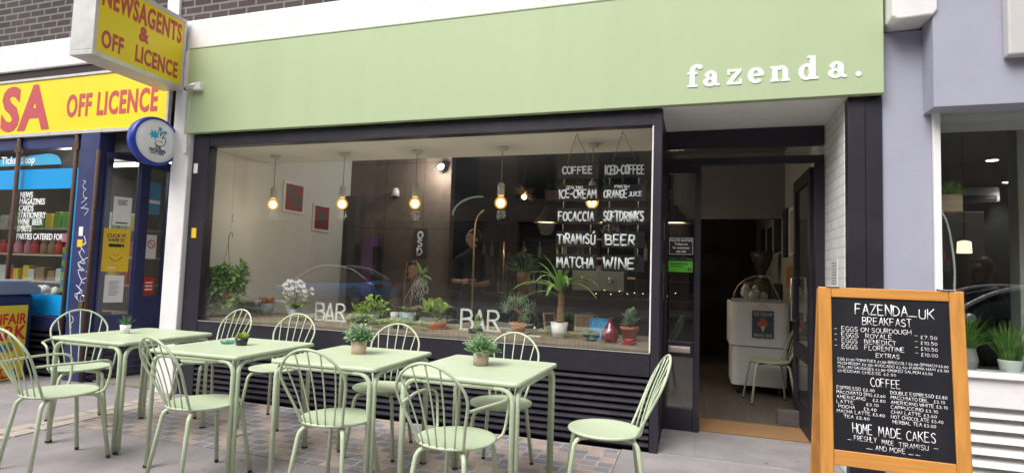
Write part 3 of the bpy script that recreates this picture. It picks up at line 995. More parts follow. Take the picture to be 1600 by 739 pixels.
# vinyls on the window (flush on the outside of the glass)
mb = MB()
mb.box(-9.4, -6.60, 4.494, 4.4985, 2.10, 2.33)
mb.box(-6.66, -6.525, 4.492, 4.4982, 0.67, 2.325)
mb.box(-9.4, -6.62, 4.493, 4.4984, 0.67, 0.90)
mb.build('azure_vinyl', M_azure, N_)
mb = MB()
arc = [(-9.4, 2.38)] + [(-6.9 + .24 * math.sin(R(a)) - 0.25, 2.38 + .13 * math.cos(R(a))) for a in range(0, 91, 10)]
mb.prism(arc, lambda a, b: (a, 4.494, b), lambda a, b: (a, 4.4985, b))
mb.build('ticket_vinyl', mat('pale blue vinyl', (0.05, 0.36, 0.60), 0.4), N_)
M_wv = mat('white vinyl lettering', (0.84, 0.84, 0.84), 0.5)
text('Ticket Stop', 0.125, M_wv, N_, (-7.93, 4.4925, 2.405), bold=0.02, sx=1.0)
for i, (s, w) in enumerate([('NEWS', 1), ('MAGAZINES', 1), ('CARDS', 1), ('STATIONERY', 1), ('WINE  BEER', 1), ('SPIRITS', 1), ('PARTIES CATERED FOR', .94)]):
    text(s, 0.098, M_wv, N_, (-7.56, 4.4985, 2.0 - i * 0.079 - (0.01 if i == 6 else 0)), bold=0.012, sx=0.80 * w)
mb = MB()
for x in (-7.55, -6.60):
    mb.tube([(x, 4.44, 2.70), (x, 4.44, 0.10)], 0.022, 6)
    mb.box(x - .05, x + .05, 4.42, 4.46, 2.52, 2.60)
mb.tube([(-6.20, 4.40, 0.02), (-6.20, 4.40, 2.5)], 0.02, 6)
mb.build('shutter_rod', M_rust, N_)
mb = MB()
mb.box(-6.29, -6.23, 4.375, 4.418, 0.78, 0.86)
mb.tube([(-6.285, 4.395, 0.86), (-6.285, 4.395, 0.91), (-6.26, 4.395, 0.925), (-6.235, 4.395, 0.91), (-6.235, 4.395, 0.86)], 0.007, 6)
tag(mb.build('padlock', M_steel, bevel=0.004), 'small steel padlock hanging on the blue pilaster', 'padlock')
# graffiti on the pilaster
mb = MB()
rg = random.Random(12)
def scrawl(cx, cz, w, h, k, th):
    pts = []
    for i in range(k):
        pts.append((cx + rg.uniform(-w, w), cz + h * (1 - 2 * i / (k - 1)) + rg.uniform(-h, h) * .35))
    mb.tube([(p[0], 4.4185, p[1]) for p in catmull(pts, 3)], th, 5, flat=(Vector((0, 1, 0)), .2))
for i in range(4):
    scrawl(-6.34, 1.46 - i * .17, .075, .09, 5, .006)
    scrawl(-6.31, 1.42 - i * .16, .085, .06, 4, .005)
for i in range(3):
    scrawl(-6.37, 2.12 - i * .13, .06, .06, 5, .004)
scrawl(-6.42, 0.62, .03, .06, 4, .005)
mb.build('graffiti', mat('white spray paint', (0.62, 0.64, 0.70), 0.7, var=0.2, scale=30), N_)
mb = MB()
mb.box(-6.42, -6.36, 4.412, 4.419, 1.56, 1.66)
mb.build('pilaster_sticker', M_paper, N_)
mb = MB()
mb.box(-6.43, -6.35, 4.412, 4.419, 1.44, 1.52)
mb.build('pilaster_sticker', mat('yellow sticker', (0.75, 0.5, 0.02), 0.5), N_)

NF = thing('fascia_sign', 'yellow newsagent fascia reading OFF LICENCE in faded red letters', 'sign', (-8.6, 4.43, 2.72))
mb = MB().box(-3.4, 3.30, 0, 0.03, 0.02, 0.64)
mb.build('board', M_yellow, NF)
mb = MB()
mb.box(-3.4, 3.33, -0.012, 0.03, -0.02, 0.018)
mb.box(-3.4, 3.33, -0.012, 0.03, 0.642, 0.67)
mb.box(3.302, 3.33, -0.012, 0.03, 0.018, 0.642)
mb.build('trim', M_alu, NF)
text('OFF LICENCE', 0.35, M_red, NF, (1.80, -0.002, 0.185), bold=0.03, fit=1.36, space=1.1)
text('SA', 0.70, M_red, NF, (1.50, -0.002, 0.085), align='RIGHT', bold=0.04, fit=0.84, space=1.08)

# projecting box sign
PS = thing('projecting_sign', 'yellow projecting box sign reading NEWSAGENTS & OFF LICENCE', 'sign', (-5.06, 4.395, 3.075), R(4.7))
mb = MB()
mb.box(-0.25, 0.0, -0.99, 0.0, 0.0, 0.045)
mb.box(-0.25, 0.0, -0.99, 0.0, 0.70, 0.745)
mb.box(-0.25, 0.0, -0.99, -0.955, 0.045, 0.70)
mb.box(-0.25, 0.0, -0.035, 0.0, 0.045, 0.70)
mb.build('frame', M_alu, PS, bevel=0.004)
box('sign_face', M_yellow, PS, -0.24, -0.008, -0.955, -0.035, 0.045, 0.70, bevel=0)
text('NEWSAGENTS', 0.27, M_red, PS, (-0.0065, -0.495, 0.475), 'right', 'CENTER', bold=0.03, fit=0.87, space=1.1)
text('&', 0.19, M_red, PS, (-0.0065, -0.495, 0.315), 'right', 'CENTER', bold=0.04, fit=0.11)
text('OFF   LICENCE', 0.215, M_red, PS, (-0.0065, -0.495, 0.105), 'right', 'CENTER', bold=0.03, fit=0.83, space=1.1)
mb = MB()
mb.tube([(-0.12, -0.002, 0.2), (-0.12, 0.10, 0.2)], 0.03, 8)
mb.tube([(-0.12, -0.002, 0.6), (-0.12, 0.10, 0.6)], 0.03, 8)
mb.build('bracket', M_alu, PS)

# round lottery sign
LS = thing('lottery_sign', 'round white National Lottery sign with blue rim and crossed fingers', 'sign', (-5.2, 4.23, 2.51), R(-6))
RX = Matrix.Rotation(R(90), 4, 'Y')
mb = MB(); mb.M = RX
mb.lathe([(0.0, -0.07), (0.20, -0.07), (0.238, -0.05), (0.246, 0.0), (0.243, 0.035), (0.228, 0.052), (0.212, 0.048)], n=40)
mb.build('rim', mat('royal blue plastic', (0.015, 0.045, 0.36), 0.3), LS)
mb = MB(); mb.M = RX
mb.lathe([(0.213, 0.036), (0.213, 0.050), (0.14, 0.062), (0.0, 0.067)], n=40)
mb.build('sign_face', mat('white backlit plastic', (0.80, 0.81, 0.82), 0.3), LS)
mb = MB()
fl = (Vector((1, 0, 0)), .3)
xx = 0.062
k_ = MB()
def fing(pts, r, m): mb.tube([(0.066, p[0], p[1]) for p in catmull(pts, 3)], r, 6, m, flat=fl)
star = []
for i in range(14):
    a = 2 * PI * i / 14; q = .05 if i % 2 else .027
    star.append((-.045 + q * math.cos(a) * 1.15, .055 + q * math.sin(a)))
mb.prism(star, lambda a, b: (0.055, a, b), lambda a, b: (0.0675, a, b), 1)
mb.prism([(p[0] * .42 + .085, p[1] * .42 + .075) for p in star], lambda a, b: (0.055, a, b), lambda a, b: (0.067, a, b), 1)
mb.prism([(p[0] * .4 + .03, p[1] * .4 + .105) for p in star], lambda a, b: (0.055, a, b), lambda a, b: (0.067, a, b), 1)
fing([(-.04, .0), (-.01, .07), (.0, .11), (.02, .105), (.015, .05)], .0035, 0)
fing([(.015, .05), (.04, .10), (.055, .09), (.035, .03)], .0035, 0)
fing([(.035, .03), (.06, .05), (.075, .02), (.06, -.03), (.01, -.05), (-.035, -.03)], .0035, 0)
fing([(-.035, -.03), (-.01, .0), (.03, .0), (.04, -.015)], .0035, 0)
mb.build('emblem', [mat('dark sign line', (0.02, 0.03, 0.07), 0.5), mat('cyan sign splash', (0.03, 0.42, 0.66), 0.5)], LS)
M_ink = MATS['dark sign line']
for i, s in enumerate(['THE', 'NATIONAL', 'LOTTERY']):
    text(s, 0.040, M_ink, LS, (0.0672, 0.0, -0.075 - i * .030), 'right', 'CENTER', bold=0.012, sx=.85)
mb = MB()
mb.tube([(-.0, .22, 0.0), (-.0, .34, 0.0)], .02, 8)
mb.build('bracket', M_blue, LS)

# security cameras
CT = thing('security_camera', 'small grey dome-nosed security camera beside the white pilaster', 'camera', (-4.87, 4.36, 3.10))
box('housing', M_whitep, CT, 0.0, 0.09, -0.02, 0.04, -0.05, 0.03, bevel=0.008)
mb = MB(); mb.M = Matrix.Rotation(R(-115), 4, 'Y') @ Matrix.Rotation(R(20), 4, 'X')
mb.lathe([(0.0, -0.03), (0.028, -0.03), (0.032, 0.02), (0.032, 0.085), (0.02, 0.09)], n=14)
mb.build('camera_body', M_alu, CT)
mb = MB(); mb.M = Matrix.Rotation(R(-115), 4, 'Y') @ Matrix.Rotation(R(20), 4, 'X')
mb.ball((0, 0, 0.085), 0.025, 12)
mb.build('lens', M_rubber, CT)
mb = MB()
mb.tube([(-4.95, 4.392, 2.5), (-4.95, 4.392, 2.95), (-4.93, 4.392, 3.05), (-4.88, 4.392, 3.08)], 0.008, 6)
mb.box(-4.98, -4.93, 4.37, 4.40, 2.42, 2.50)
tag(mb.build('conduit', M_white), 'thin white conduit with junction box running up the white pilaster', 'conduit')
# stickers on the black left post
s1 = MB().box(-4.90, -4.85, 4.446, 4.4515, 2.22, 2.32).build('sticker', M_paper)
tag(s1, 'small white sticker on the black post near its top', 'sticker')
s1 = MB().box(-4.87, -4.81, 4.446, 4.4515, 1.56, 1.66).build('sticker', MATS['yellow sticker'])
tag(s1, 'small yellow sticker halfway up the black window post', 'sticker')

# posters in the newsagent's entrance (on the outside of the glazed side panel)
def side_poster(name, label, cat, y0, y1, z0, z1, m, x=-6.126):
    if y0 < 1: t = thing(name, label, cat, tuple(EM_ @ Vector((-.022, (y0 + y1) / 2, z0))), R(-17.2))
    else: t = thing(name, label, cat, (x, (y0 + y1) / 2, z0))
    h, w = z1 - z0, (y1 - y0) / 2
    MB().box(0, 0.003, -w, w, 0, h).build('sheet', m, t)
    return t
P1 = side_poster('notice', 'white notice with grey print on the newsagent side glass, above yellow poster', 'notice', .105, .285, 1.70, 2.02, M_paper)
mb = MB()
for i in range(5): mb.box(0.0031, 0.004, -.05, .05 - .01 * (i % 3), .28 - i * .013, .286 - i * .013)
mb.box(0.0031, 0.004, -.06, .06, .02, .035)
mb.build('print', M_ink, P1)
P2 = side_poster('poster', 'yellow CLICK IT VAPE IT poster on the newsagent side glass', 'poster', .03, .295, 1.18, 1.66, mat('yellow poster paper', (0.78, 0.52, 0.02), 0.5))
text('CLICK IT.', 0.050, M_ink, P2, (0.0035, 0, 0.385), 'right', 'CENTER', bold=.03, sx=.95)
text('VAPE IT.', 0.050, M_ink, P2, (0.0035, 0, 0.335), 'right', 'CENTER', bold=.03, sx=.95)
mb = MB(); mb.box(0.0031, 0.006, -.075, .05, .275, .31); mb.box(0.0031, 0.006, .055, .075, .278, .307)
mb.build('printed_vape', M_rubber, P2)
mb = MB()
mb.tube([(0.0035, -.065 + .13 * k / 10, .17 - .05 * math.sin(PI * k / 10)) for k in range(11)], .006, 6, flat=(Vector((1, 0, 0)), .2))
mb.tube([(0.0035, -.03 + .06 * k / 10, .20 - .02 * math.sin(PI * k / 10)) for k in range(11)], .004, 6, flat=(Vector((1, 0, 0)), .2))
mb.build('printed_smile', mat('amber print', (0.5, 0.27, 0.01), 0.5), P2)
text('NEW', 0.035, M_wv, P2, (0.0035, -.07, .03), 'right', bold=.02)
P3 = side_poster('notice', 'plain white letter sheet on the newsagent side glass, below yellow poster', 'notice', .075, .265, 0.84, 1.14, M_paper)
mb = MB()
for i in range(9): mb.box(0.0031, 0.004, -.05, .05 - .013 * ((i * 7) % 3), .23 - i * .019, .235 - i * .019)
mb.build('print', MATS['dark sign line'], P3)
P4 = side_poster('sticker', 'blue and white sticker high on the newsagent door glass', 'sticker', 4.97, 5.12, 1.86, 2.24, mat('pale blue sticker', (0.10, 0.28, 0.45), 0.5))
mb = MB(); mb.box(0.0031, 0.005, -.07, .07, .13, .17); mb.build('print', M_wv, P4)
P5 = side_poster('sticker', 'white no smoking sticker with red ring on the newsagent door glass', 'sticker', 4.98, 5.11, 1.34, 1.62, M_paper)
mb = MB()
mb.tube([(0.0035, .045 * math.cos(2 * PI * k / 20), .17 + .045 * math.sin(2 * PI * k / 20)) for k in range(20)], .007, 6, closed=True, flat=(Vector((1, 0, 0)), .2))
mb.tube([(0.004, -.03, .20), (0.004, .03, .14)], .005, 6, flat=(Vector((1, 0, 0)), .2))
mb.build('printed_ring', M_red, P5)
P6 = side_poster('sticker', 'red panel sticker low on the newsagent door glass', 'sticker', 4.98, 5.12, 0.92, 1.12, mat('red sticker', (0.55, 0.03, 0.03), 0.5))
mb = MB()
for i in range(3): mb.box(0.0031, 0.004, -.05, .045, .05 + i * .04, .068 + i * .04)
mb.build('print', M_wv, P6)

# newsagent display shelves and goods
SH = thing('display_shelf', 'shelving behind the newsagent window stacked with goods', 'shelf', (-7.6, 5.25, 0.012))
mb = MB()
for zz in (0.62, 0.98, 1.32, 1.66):
    mb.box(-1.75, 1.2, -0.16, 0.2, zz, zz + .025)
mb.build('shelf', mat('cream shelf metal', (0.55, 0.47, 0.34), 0.5), SH)
mb = MB()
for xq in (-1.75, -0.3, 1.17):
    mb.box(xq, xq + .03, -0.15, 0.2, 0, 0.62)
    mb.box(xq, xq + .03, 0.203, 0.23, 0, 2.0)
mb.build('upright', MATS['cream shelf metal'], SH)
goods = [mat('green packet', (0.16, 0.36, 0.08), .45), mat('yellow packet', (0.7, 0.5, 0.06), .45), mat('red packet', (0.5, 0.05, 0.04), .45), mat('pink packet', (0.65, 0.25, 0.32), .45), mat('brown carton', (0.30, 0.17, 0.09), .6), mat('white carton', (0.6, 0.58, 0.52), .5)]
rgd = random.Random(7)
def packet_mb(w, h, d):
    b_ = MB()
    b_.prism([(-w / 2, 0), (w / 2, 0), (w / 2 * .96, h * .9), (w / 2 * .8, h), (-w / 2 * .8, h), (-w / 2 * .96, h * .9)], lambda a, b: (a, -d / 2, b), lambda a, b: (a, d / 2, b))
    return b_
lab = {0: ('snack packet', 'bright snack packet in the row on the newsagent top shelf', 'snack packets on the newsagent shelf'),
       1: ('jar', 'red lidded jar in the row on the newsagent middle shelf', 'jars on the newsagent shelf'),
       2: ('carton', 'small carton in the row on the newsagent lower shelf', 'cartons on the newsagent shelf')}
for row, zz in enumerate((1.685, 1.345, 1.005)):
    x = -9.25
    while x < -6.55:
        w = rgd.uniform(.10, .15)
        if row == 0:
            o = packet_mb(w, rgd.uniform(.15, .23), .08).build('snack_packet', goods[rgd.choice([0, 0, 0, 1, 5])], bevel=.006)
        elif row == 1:
            jb = MB(); jb.lathe([(.0, 0), (.05, 0), (.055, .02), (.055, .12), (.04, .14), (.042, .145), (.042, .175), (0, .175)], n=12)
            o = jb.build('jar', goods[rgd.choice([2, 2, 3, 4])])
        else:
            o = packet_mb(w, rgd.uniform(.12, .2), .10).build('carton', goods[rgd.choice([4, 5, 1, 2])], bevel=.003)
        o.location = (x + w / 2, 5.17 + rgd.uniform(-.02, .02), zz + 0.014)
        l = lab[row]
        tag(o, l[1], l[0], l[2])
        x += w + rgd.uniform(.01, .05)
mb = MB()
for i in range(7):
    for j in range(5):
        mb.box(-7.02 + j * .075, -6.95 + j * .075, 4.66, 4.70, 0.92 + i * .075, 0.99 + i * .075, (i * 2 + j * 3 + i * j) % 4)
for k in range(3):
    mb.box(-7.02 + k * .1, -6.93 + k * .1, 4.64, 4.658, 1.50, 1.60, 4)
mb.box(-7.03, -6.64, 4.70, 4.80, 0.912, 1.45, 1)
tag(mb.build('card_rack', [goods[0], goods[1], mat('blue packet', (.06, .16, .38), .5), goods[5], goods[3]]), 'chequered rack of small cards low in the newsagent window', 'card rack')
mb = MB()
mb.box(-7.7, -6.55, 4.58, 4.95, 0.66, 0.70)
mb.box(-7.68, -7.60, 4.6, 4.93, 0.02, 0.66)
mb.box(-6.65, -6.57, 4.6, 4.93, 0.02, 0.66)
tag(mb.build('window_bench', M_plank, bevel=.004), 'low wooden display bench inside the newsagent window', 'bench')
rw = random.Random(5)
mb = MB()
for i in range(14):
    a = [rw.uniform(-.12, .12) for _ in range(3)]
    mb.ball((-7.35 + a[0], 4.74 + a[1] * .5, 0.80 + abs(a[2])), rw.uniform(.04, .08), 7)
tag(mb.build('plastic_bag', M_wpot), 'crumpled white plastic bag inside the newsagent window', 'bag')

# blue chest with the yellow poster at the left edge
FZ = thing('freezer_chest', 'navy blue ice cream chest against the newsagent window base', 'freezer', (-7.40, 4.08, 0.0))
box('body', M_blue, FZ, -0.45, 0.42, -0.30, 0.30, 0.03, 0.90, bevel=0.03)
mb = MB()
mb.prism([(-0.34, 0.905), (0.34, 0.905), (0.34, 0.98), (0.20, 1.06), (-0.20, 1.06), (-0.34, 0.98)], lambda a, b: (-0.48, a, b), lambda a, b: (0.47, a, b))
mb.build('lid', mat('grey blue lid plastic', (0.20, 0.24, 0.34), 0.3), FZ, bevel=.02)
mb = MB()
for xq in (-.36, .32):
    for yq in (-.22, .2): mb.box(xq, xq + .04, yq, yq + .04, 0.0, 0.03)
mb.build('foot', M_rubber, FZ)
PO = thing('poster', 'yellow funfair park poster leaning on the blue chest', 'poster', (-6.93, 4.03, 0.012))
box('sheet', mat('yellow fair poster', (0.78, 0.57, 0.03), 0.5), PO, 0, 0.012, -0.26, 0.26, 0, 0.78, bevel=0)
text('FUNFAIR', 0.155, mat('red poster ink', (0.6, 0.03, 0.02), .5), PO, (0.0125, 0.25, 0.585), 'right', 'RIGHT', bold=.03, sx=.72)
text('PARK', 0.205, MATS['red poster ink'], PO, (0.0125, 0.25, 0.42), 'right', 'RIGHT', bold=.03, sx=.78)
mb = MB()
for i in range(16):
    a, b = rw.uniform(-.2, .2), rw.uniform(.05, .36)
    q = rw.uniform(.025, .06)
    mb.prism([(a + q * math.cos(2 * PI * k / 9), b + q * math.sin(2 * PI * k / 9)) for k in range(9)], lambda u, v, i=i: (0.0121, u, v), lambda u, v, i=i: (0.0128 + i * .0002, u, v), i % 4)
mb.build('printed_rides', [MATS['red poster ink'], goods[0], MATS['blue packet'], goods[1]], PO)

# ------------------------------------------------------------------ neighbour on the right
G_ = thing('grey_shop', 'lilac grey rendered shop with white louvres and wide window at right', 'building')
mb = MB()
mb.box(1.212, 1.50, 4.47, 4.9, 0.0, 3.07)
mb.box(1.48, 1.50, 4.47, 4.9, 3.07, 3.82)
mb.build('pilaster', M_grey, G_)
box('fascia', M_grey, G_, 1.455, 8.5, 4.28, 4.468, 2.475, 4.6, bevel=0.004)
mb = MB()
mb.box(1.503, 1.545, 4.44, 4.56, 0.75, 2.53)
mb.box(1.556, 8.5, 4.45, 4.56, 2.50, 2.53)
mb.box(1.556, 8.5, 4.40, 4.56, 0.745, 0.775)
mb.build('window_frame', M_whitep, G_, bevel=.004)
box('sill_panel', M_white, G_, 1.503, 8.5, 4.43, 4.56, 0.56, 0.744, bevel=.005)
MB().box(1.556, 8.5, 4.492, 4.500, 0.776, 2.50).build('window_glass', glass_mat('grey shop glass', (.9, .93, .92), .11), G_)
mb = MB()
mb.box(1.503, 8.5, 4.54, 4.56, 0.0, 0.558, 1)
z = 0.02
while z < 0.55:
    mb.prism([(4.535, z + .062), (4.528, z + .068), (4.452, z + .022), (4.448, z + .004), (4.458, z), (4.462, z + .014)], lambda a, b: (1.504, a, b), lambda a, b: (8.5, a, b))
    z += 0.078
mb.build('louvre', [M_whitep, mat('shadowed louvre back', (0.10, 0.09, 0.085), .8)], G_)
mb = MB()
mb.box(1.17, 1.50, 4.91, 9.0, 0.0, 3.02)
mb.box(1.50, 8.6, 9.0, 9.1, 0.0, 3.02)
mb.box(8.5, 8.6, 4.56, 9.0, 0.0, 3.02)
mb.build('interior_wall', mat('dark green interior paint', (0.028, 0.035, 0.034), .6), G_)
box('bay_ceiling', M_ceil, G_, 1.503, 8.5, 4.57, 5.15, 2.505, 2.54)
box('main_ceiling', mat('grey interior ceiling', (0.22, 0.21, 0.20), .8), G_, 1.503, 8.5, 5.15, 9.0, 2.66, 2.70)
box('interior_floor', M_floorwood, G_, 1.503, 8.5, 4.57, 9.0, -0.05, 0.01)
box('window_ledge', M_white, G_, 1.556, 8.5, 4.562, 5.0, 0.70, 0.735)
box('white_panel', mat('pale interior panel', (0.42, 0.41, 0.37), .7), G_, 2.36, 2.80, 7.0, 7.06, 0.01, 2.10)
box('interior_column', mat('cream interior column', (0.55, 0.53, 0.46), .7), G_, 2.36, 2.46, 5.35, 5.5, 0.01, 2.65)
box('panel_sign', mat('pale grey sign panel', (0.52, 0.50, 0.49), .6), G_, 1.825, 2.8, 4.2, 4.275, 2.76, 3.9, bevel=.01)

# ------------------------------------------------------------------ across the street (seen mirrored in the glass)
O_ = thing('stone_building', 'brown stone office building facing the shops, mirrored in the glass', 'building')
M_stone = brick_mat('brown granite facade', (0.17, 0.13, 0.105), (0.20, 0.155, 0.125), (0.09, 0.07, 0.06), 1.4, 1.1, 0.012, offset=0.0, bump=.3, var=.2)
mb = MB()
mb.box(-45, 40, -15.2, -14.8, 3.6, 12)
x = -45
while x < 40:
    mb.box(x, x + 1.5, -15.2, -14.75, 0, 3.6)
    x += 3.6
mb.box(-45, 40, -15.1, -14.85, 0, 0.7)
mb.build('wall', M_stone, O_)
mb = MB()
mb.box(-45, 40, -15.15, -15.1, 0.7, 3.6)
for fl_ in range(2):
    x = -43.6
    while x < 38:
        mb.box(x, x + 1.7, -14.8, -14.78, 4.6 + fl_ * 3.3, 6.6 + fl_ * 3.3)
        x += 3.6
mb.build('glazing', mat('dark office glass', (0.03, 0.035, 0.04), .1), O_)

def wheel(parent, x, y, z, r, side):
    t = MB(); t.M = Matrix.Translation((x, y, z)) @ Matrix.Rotation(R(90), 4, 'X')
    t.lathe([(r * .66, -.09), (r * .96, -.09), (r, -.06), (r, .06), (r * .96, .09), (r * .66, .09)], n=28)
    w = t.build('wheel', M_rubber, parent)
    t = MB(); t.M = Matrix.Translation((x, y, z)) @ Matrix.Rotation(R(90), 4, 'X')
    t.lathe([(0, -.07), (r * .65, -.07), (r * .66, .07), (r * .3, .06), (0, .075)], n=20)
    t.build('rim', M_steel, w)
def car(name, label, loc, rz, paint, trim):
    c = thing(name, label, 'car', loc, rz)
    # x forward, y left, profile of half sections
    prof = [(-2.2, .45, .62, .80), (-2.12, .32, .95, .86), (-1.7, .26, 1.06, .90), (-.9, .24, .98, .91), (0, .24, .95, .91), (.9, .24, .93, .91), (1.5, .26, .86, .89), (2.0, .3, .74, .82), (2.25, .4, .6, .66)]
    m_ = MB()
    ring = []
    for (px, zb, zt, hw) in prof:
        ring.append([(px, -hw * .92, zb), (px, -hw, zb + .18), (px, -hw, zt - .12), (px, -hw * .9, zt), (px, hw * .9, zt), (px, hw, zt - .12), (px, hw, zb + .18), (px, hw * .92, zb)])
    vs = [p for r_ in ring for p in r_]
    fs = []
    for i in range(len(ring) - 1):
        for k in range(8):
            l = (k + 1) % 8
            fs.append((i * 8 + k, i * 8 + l, (i + 1) * 8 + l, (i + 1) * 8 + k))
    fs += [tuple(range(7, -1, -1)), tuple((len(ring) - 1) * 8 + k for k in range(8))]
    m_.add(vs, fs, 0, True)
    m_.build('body', paint, c, subsurf=2)
    cab = [(-1.75, 1.0, 1.02, .74), (-1.1, .92, 1.36, .66), (-.5, .92, 1.47, .63), (.1, .92, 1.47, .63), (.6, .92, 1.33, .65), (1.25, .88, .93, .76)]
    m_ = MB(); vs, fs = [], []
    for (px, zb, zt, hw) in cab:
        vs += [(px, -.86, zb), (px, -hw - .02, zt - .02), (px, -hw * .85, zt), (px, hw * .85, zt), (px, hw + .02, zt - .02), (px, .86, zb)]
    for i in range(len(cab) - 1):
        for k in range(5):
            fs.append((i * 6 + k, i * 6 + k + 1, (i + 1) * 6 + k + 1, (i + 1) * 6 + k))
    m_.add(vs, fs, 0, True)
    m_.build('glasshouse', mat('dark car glass', (.012, .014, .016), .06), c)
    for s in (-1, 1):
        m_ = MB()
        pts = [(q[0], s * (q[3] + .02), q[2] + .005) for q in cab]
        m_.tube(catmull3(pts), .032, 8)
        m_.build('roof_rail', trim, c)
        m_ = MB()
        m_.ball((.95, s * .98, 1.0), .1, 10, sx=.7, sy=1.1, sz=.7)
        m_.build('wing_mirror', trim, c)
        m_ = MB(); m_.ball((2.02, s * .62, .66), .14, 10, sx=.8, sy=1.1, sz=.5)
        m_.build('headlight', M_whitep, c)
        m_ = MB(); m_.box(-2.19, -2.08, s * .35, s * .82, .78, .90)
        m_.build('tail_light', mat('red tail light', (.4, .02, .02), .2), c, bevel=.02)
        m_ = MB()
        m_.tube([(-.15, s * .905, .86), (.05, s * .905, .86)], .015, 6)
        m_.build('door_handle', trim, c)
        for x_ in (-1.38, 1.4):
            wheel(c, x_, s * .80, .33, .33, s)
    return c
def catmull3(p, k=4):
    out = []
    n = len(p)
    for i in range(n - 1):
        a, b, c_, d = p[max(i - 1, 0)], p[i], p[i + 1], p[min(i + 2, n - 1)]
        for j in range(k):
            t = j / k
            out.append(tuple(0.5 * (2 * b[q] + (c_[q] - a[q]) * t + (2 * a[q] - 5 * b[q] + 4 * c_[q] - d[q]) * t * t + (3 * b[q] - a[q] - 3 * c_[q] + d[q]) * t ** 3) for q in (0, 1, 2)))
    out.append(tuple(p[-1]))
    return out
bc = car('parked_car', 'bright blue hatchback with silver roof line and green leaf badge, mirrored in glass', (-12.6, -8.95, -0.12), PI, mat('metallic blue car paint', (.07, .34, .85), .25, .3, coat=1), mat('silver trim and sky glint', (.85, .85, .85), .25, .2))
m_ = MB()
m_.leaf((-1.05, -.925, .62), (-1, 0, .55), .42, .26, 0, 0, 0, 6)
m_.build('leaf_badge', M_leafl, bc)
m_ = MB()
m_.leaf((-1.05, .925, .62), (-1, 0, .55), .42, .26, 0, 0, 0, 6)
m_.build('leaf_badge', M_leafl, bc)
car('parked_car', 'glossy black saloon car mirrored in the grey shop window', (4.75, -1.98, -0.12), PI, mat('black car paint', (.012, .012, .014), .2, coat=1), MATS['silver trim and sky glint'])  # silver rails put the sky highlight along its roof edge into the colour

# ================================================================== FURNITURE
def make_table():
    t = thing('cafe_table', 'x', 'table')
    w, d, H = 0.355, 0.385, 0.745
    mb = MB()
    def rr(hw, hd, r, z, n=5):
        out = []
        for (sx, sy, a0) in ((1, 1, 0), (-1, 1, 90), (-1, -1, 180), (1, -1, 270)):
            for k in range(n + 1):
                a = R(a0 + 90 * k / n)
                out.append((sx * (hw - r) + r * math.cos(a), sy * (hd - r) + r * math.sin(a), z))
        return out
    rings = [rr(w - .006, d - .006, .03, H - .024), rr(w, d, .034, H - .018), rr(w, d, .034, H - .006), rr(w - .006, d - .006, .03, H)]
    n = len(rings[0])
    vs = [p for r_ in rings for p in r_]
    fs = []
    for i in range(3):
        for k in range(n):
            l = (k + 1) % n
            fs.append((i * n + k, i * n + l, (i + 1) * n + l, (i + 1) * n + k))
    mb.add(vs, fs, 0, True)
    mb.add([p for p in rings[0]], [tuple(range(n - 1, -1, -1))])
    mb.add([p for p in rings[3]], [tuple(range(n))])
    mb.build('tabletop', M_furn, t)
    r = 0.0135
    z0 = H - .024 - r
    mb = MB()
    for s in (-1, 1):
        mb.tube([(-w + .13, s * (d - .022), z0), (w - .13, s * (d - .022), z0)], r, 10)
        mb.tube([(s * (w - .022), -d + .13, z0), (s * (w - .022), d - .13, z0)], r, 10)
    mb.build('apron', M_furn, t)
    for sx in (-1, 1):
        for sy in (-1, 1):
            mb = MB()
            for ax in (0, 1):
                pts = []
                cx, cy = sx * (w - .020 - (.020 if ax == 0 else 0)), sy * (d - .020 - (.020 if ax == 1 else 0))
                if ax == 0: e = Vector((-sx, 0, 0))
                else: e = Vector((0, -sy, 0))
                b0 = Vector((cx, cy, 0))
                pts.append(b0 + e * .105 + Vector((0, 0, z0)))
                for k in range(0, 7):
                    a = R(15 * k)
                    pts.append(b0 + e * (.07 - .07 * math.sin(a)) + Vector((0, 0, z0 - .07 + .07 * math.cos(a))))
                pts.append(b0 + Vector((0, 0, .012)))
                mb.tube(pts, r, 10)
            # web between the pair of tubes
            lg = mb.build('leg', M_furn, t)
            f_ = MB()
            f_.prism([(sx * (w - .028), sy * (d - .004)), (sx * (w - .004), sy * (d - .028)), (sx * (w - .032), sy * (d - .056)), (sx * (w - .056), sy * (d - .032))], lambda a, b: (a, b, 0.0), lambda a, b: (a, b, .013))
            f_.build('foot', M_rubber, lg, bevel=.004)
    return t

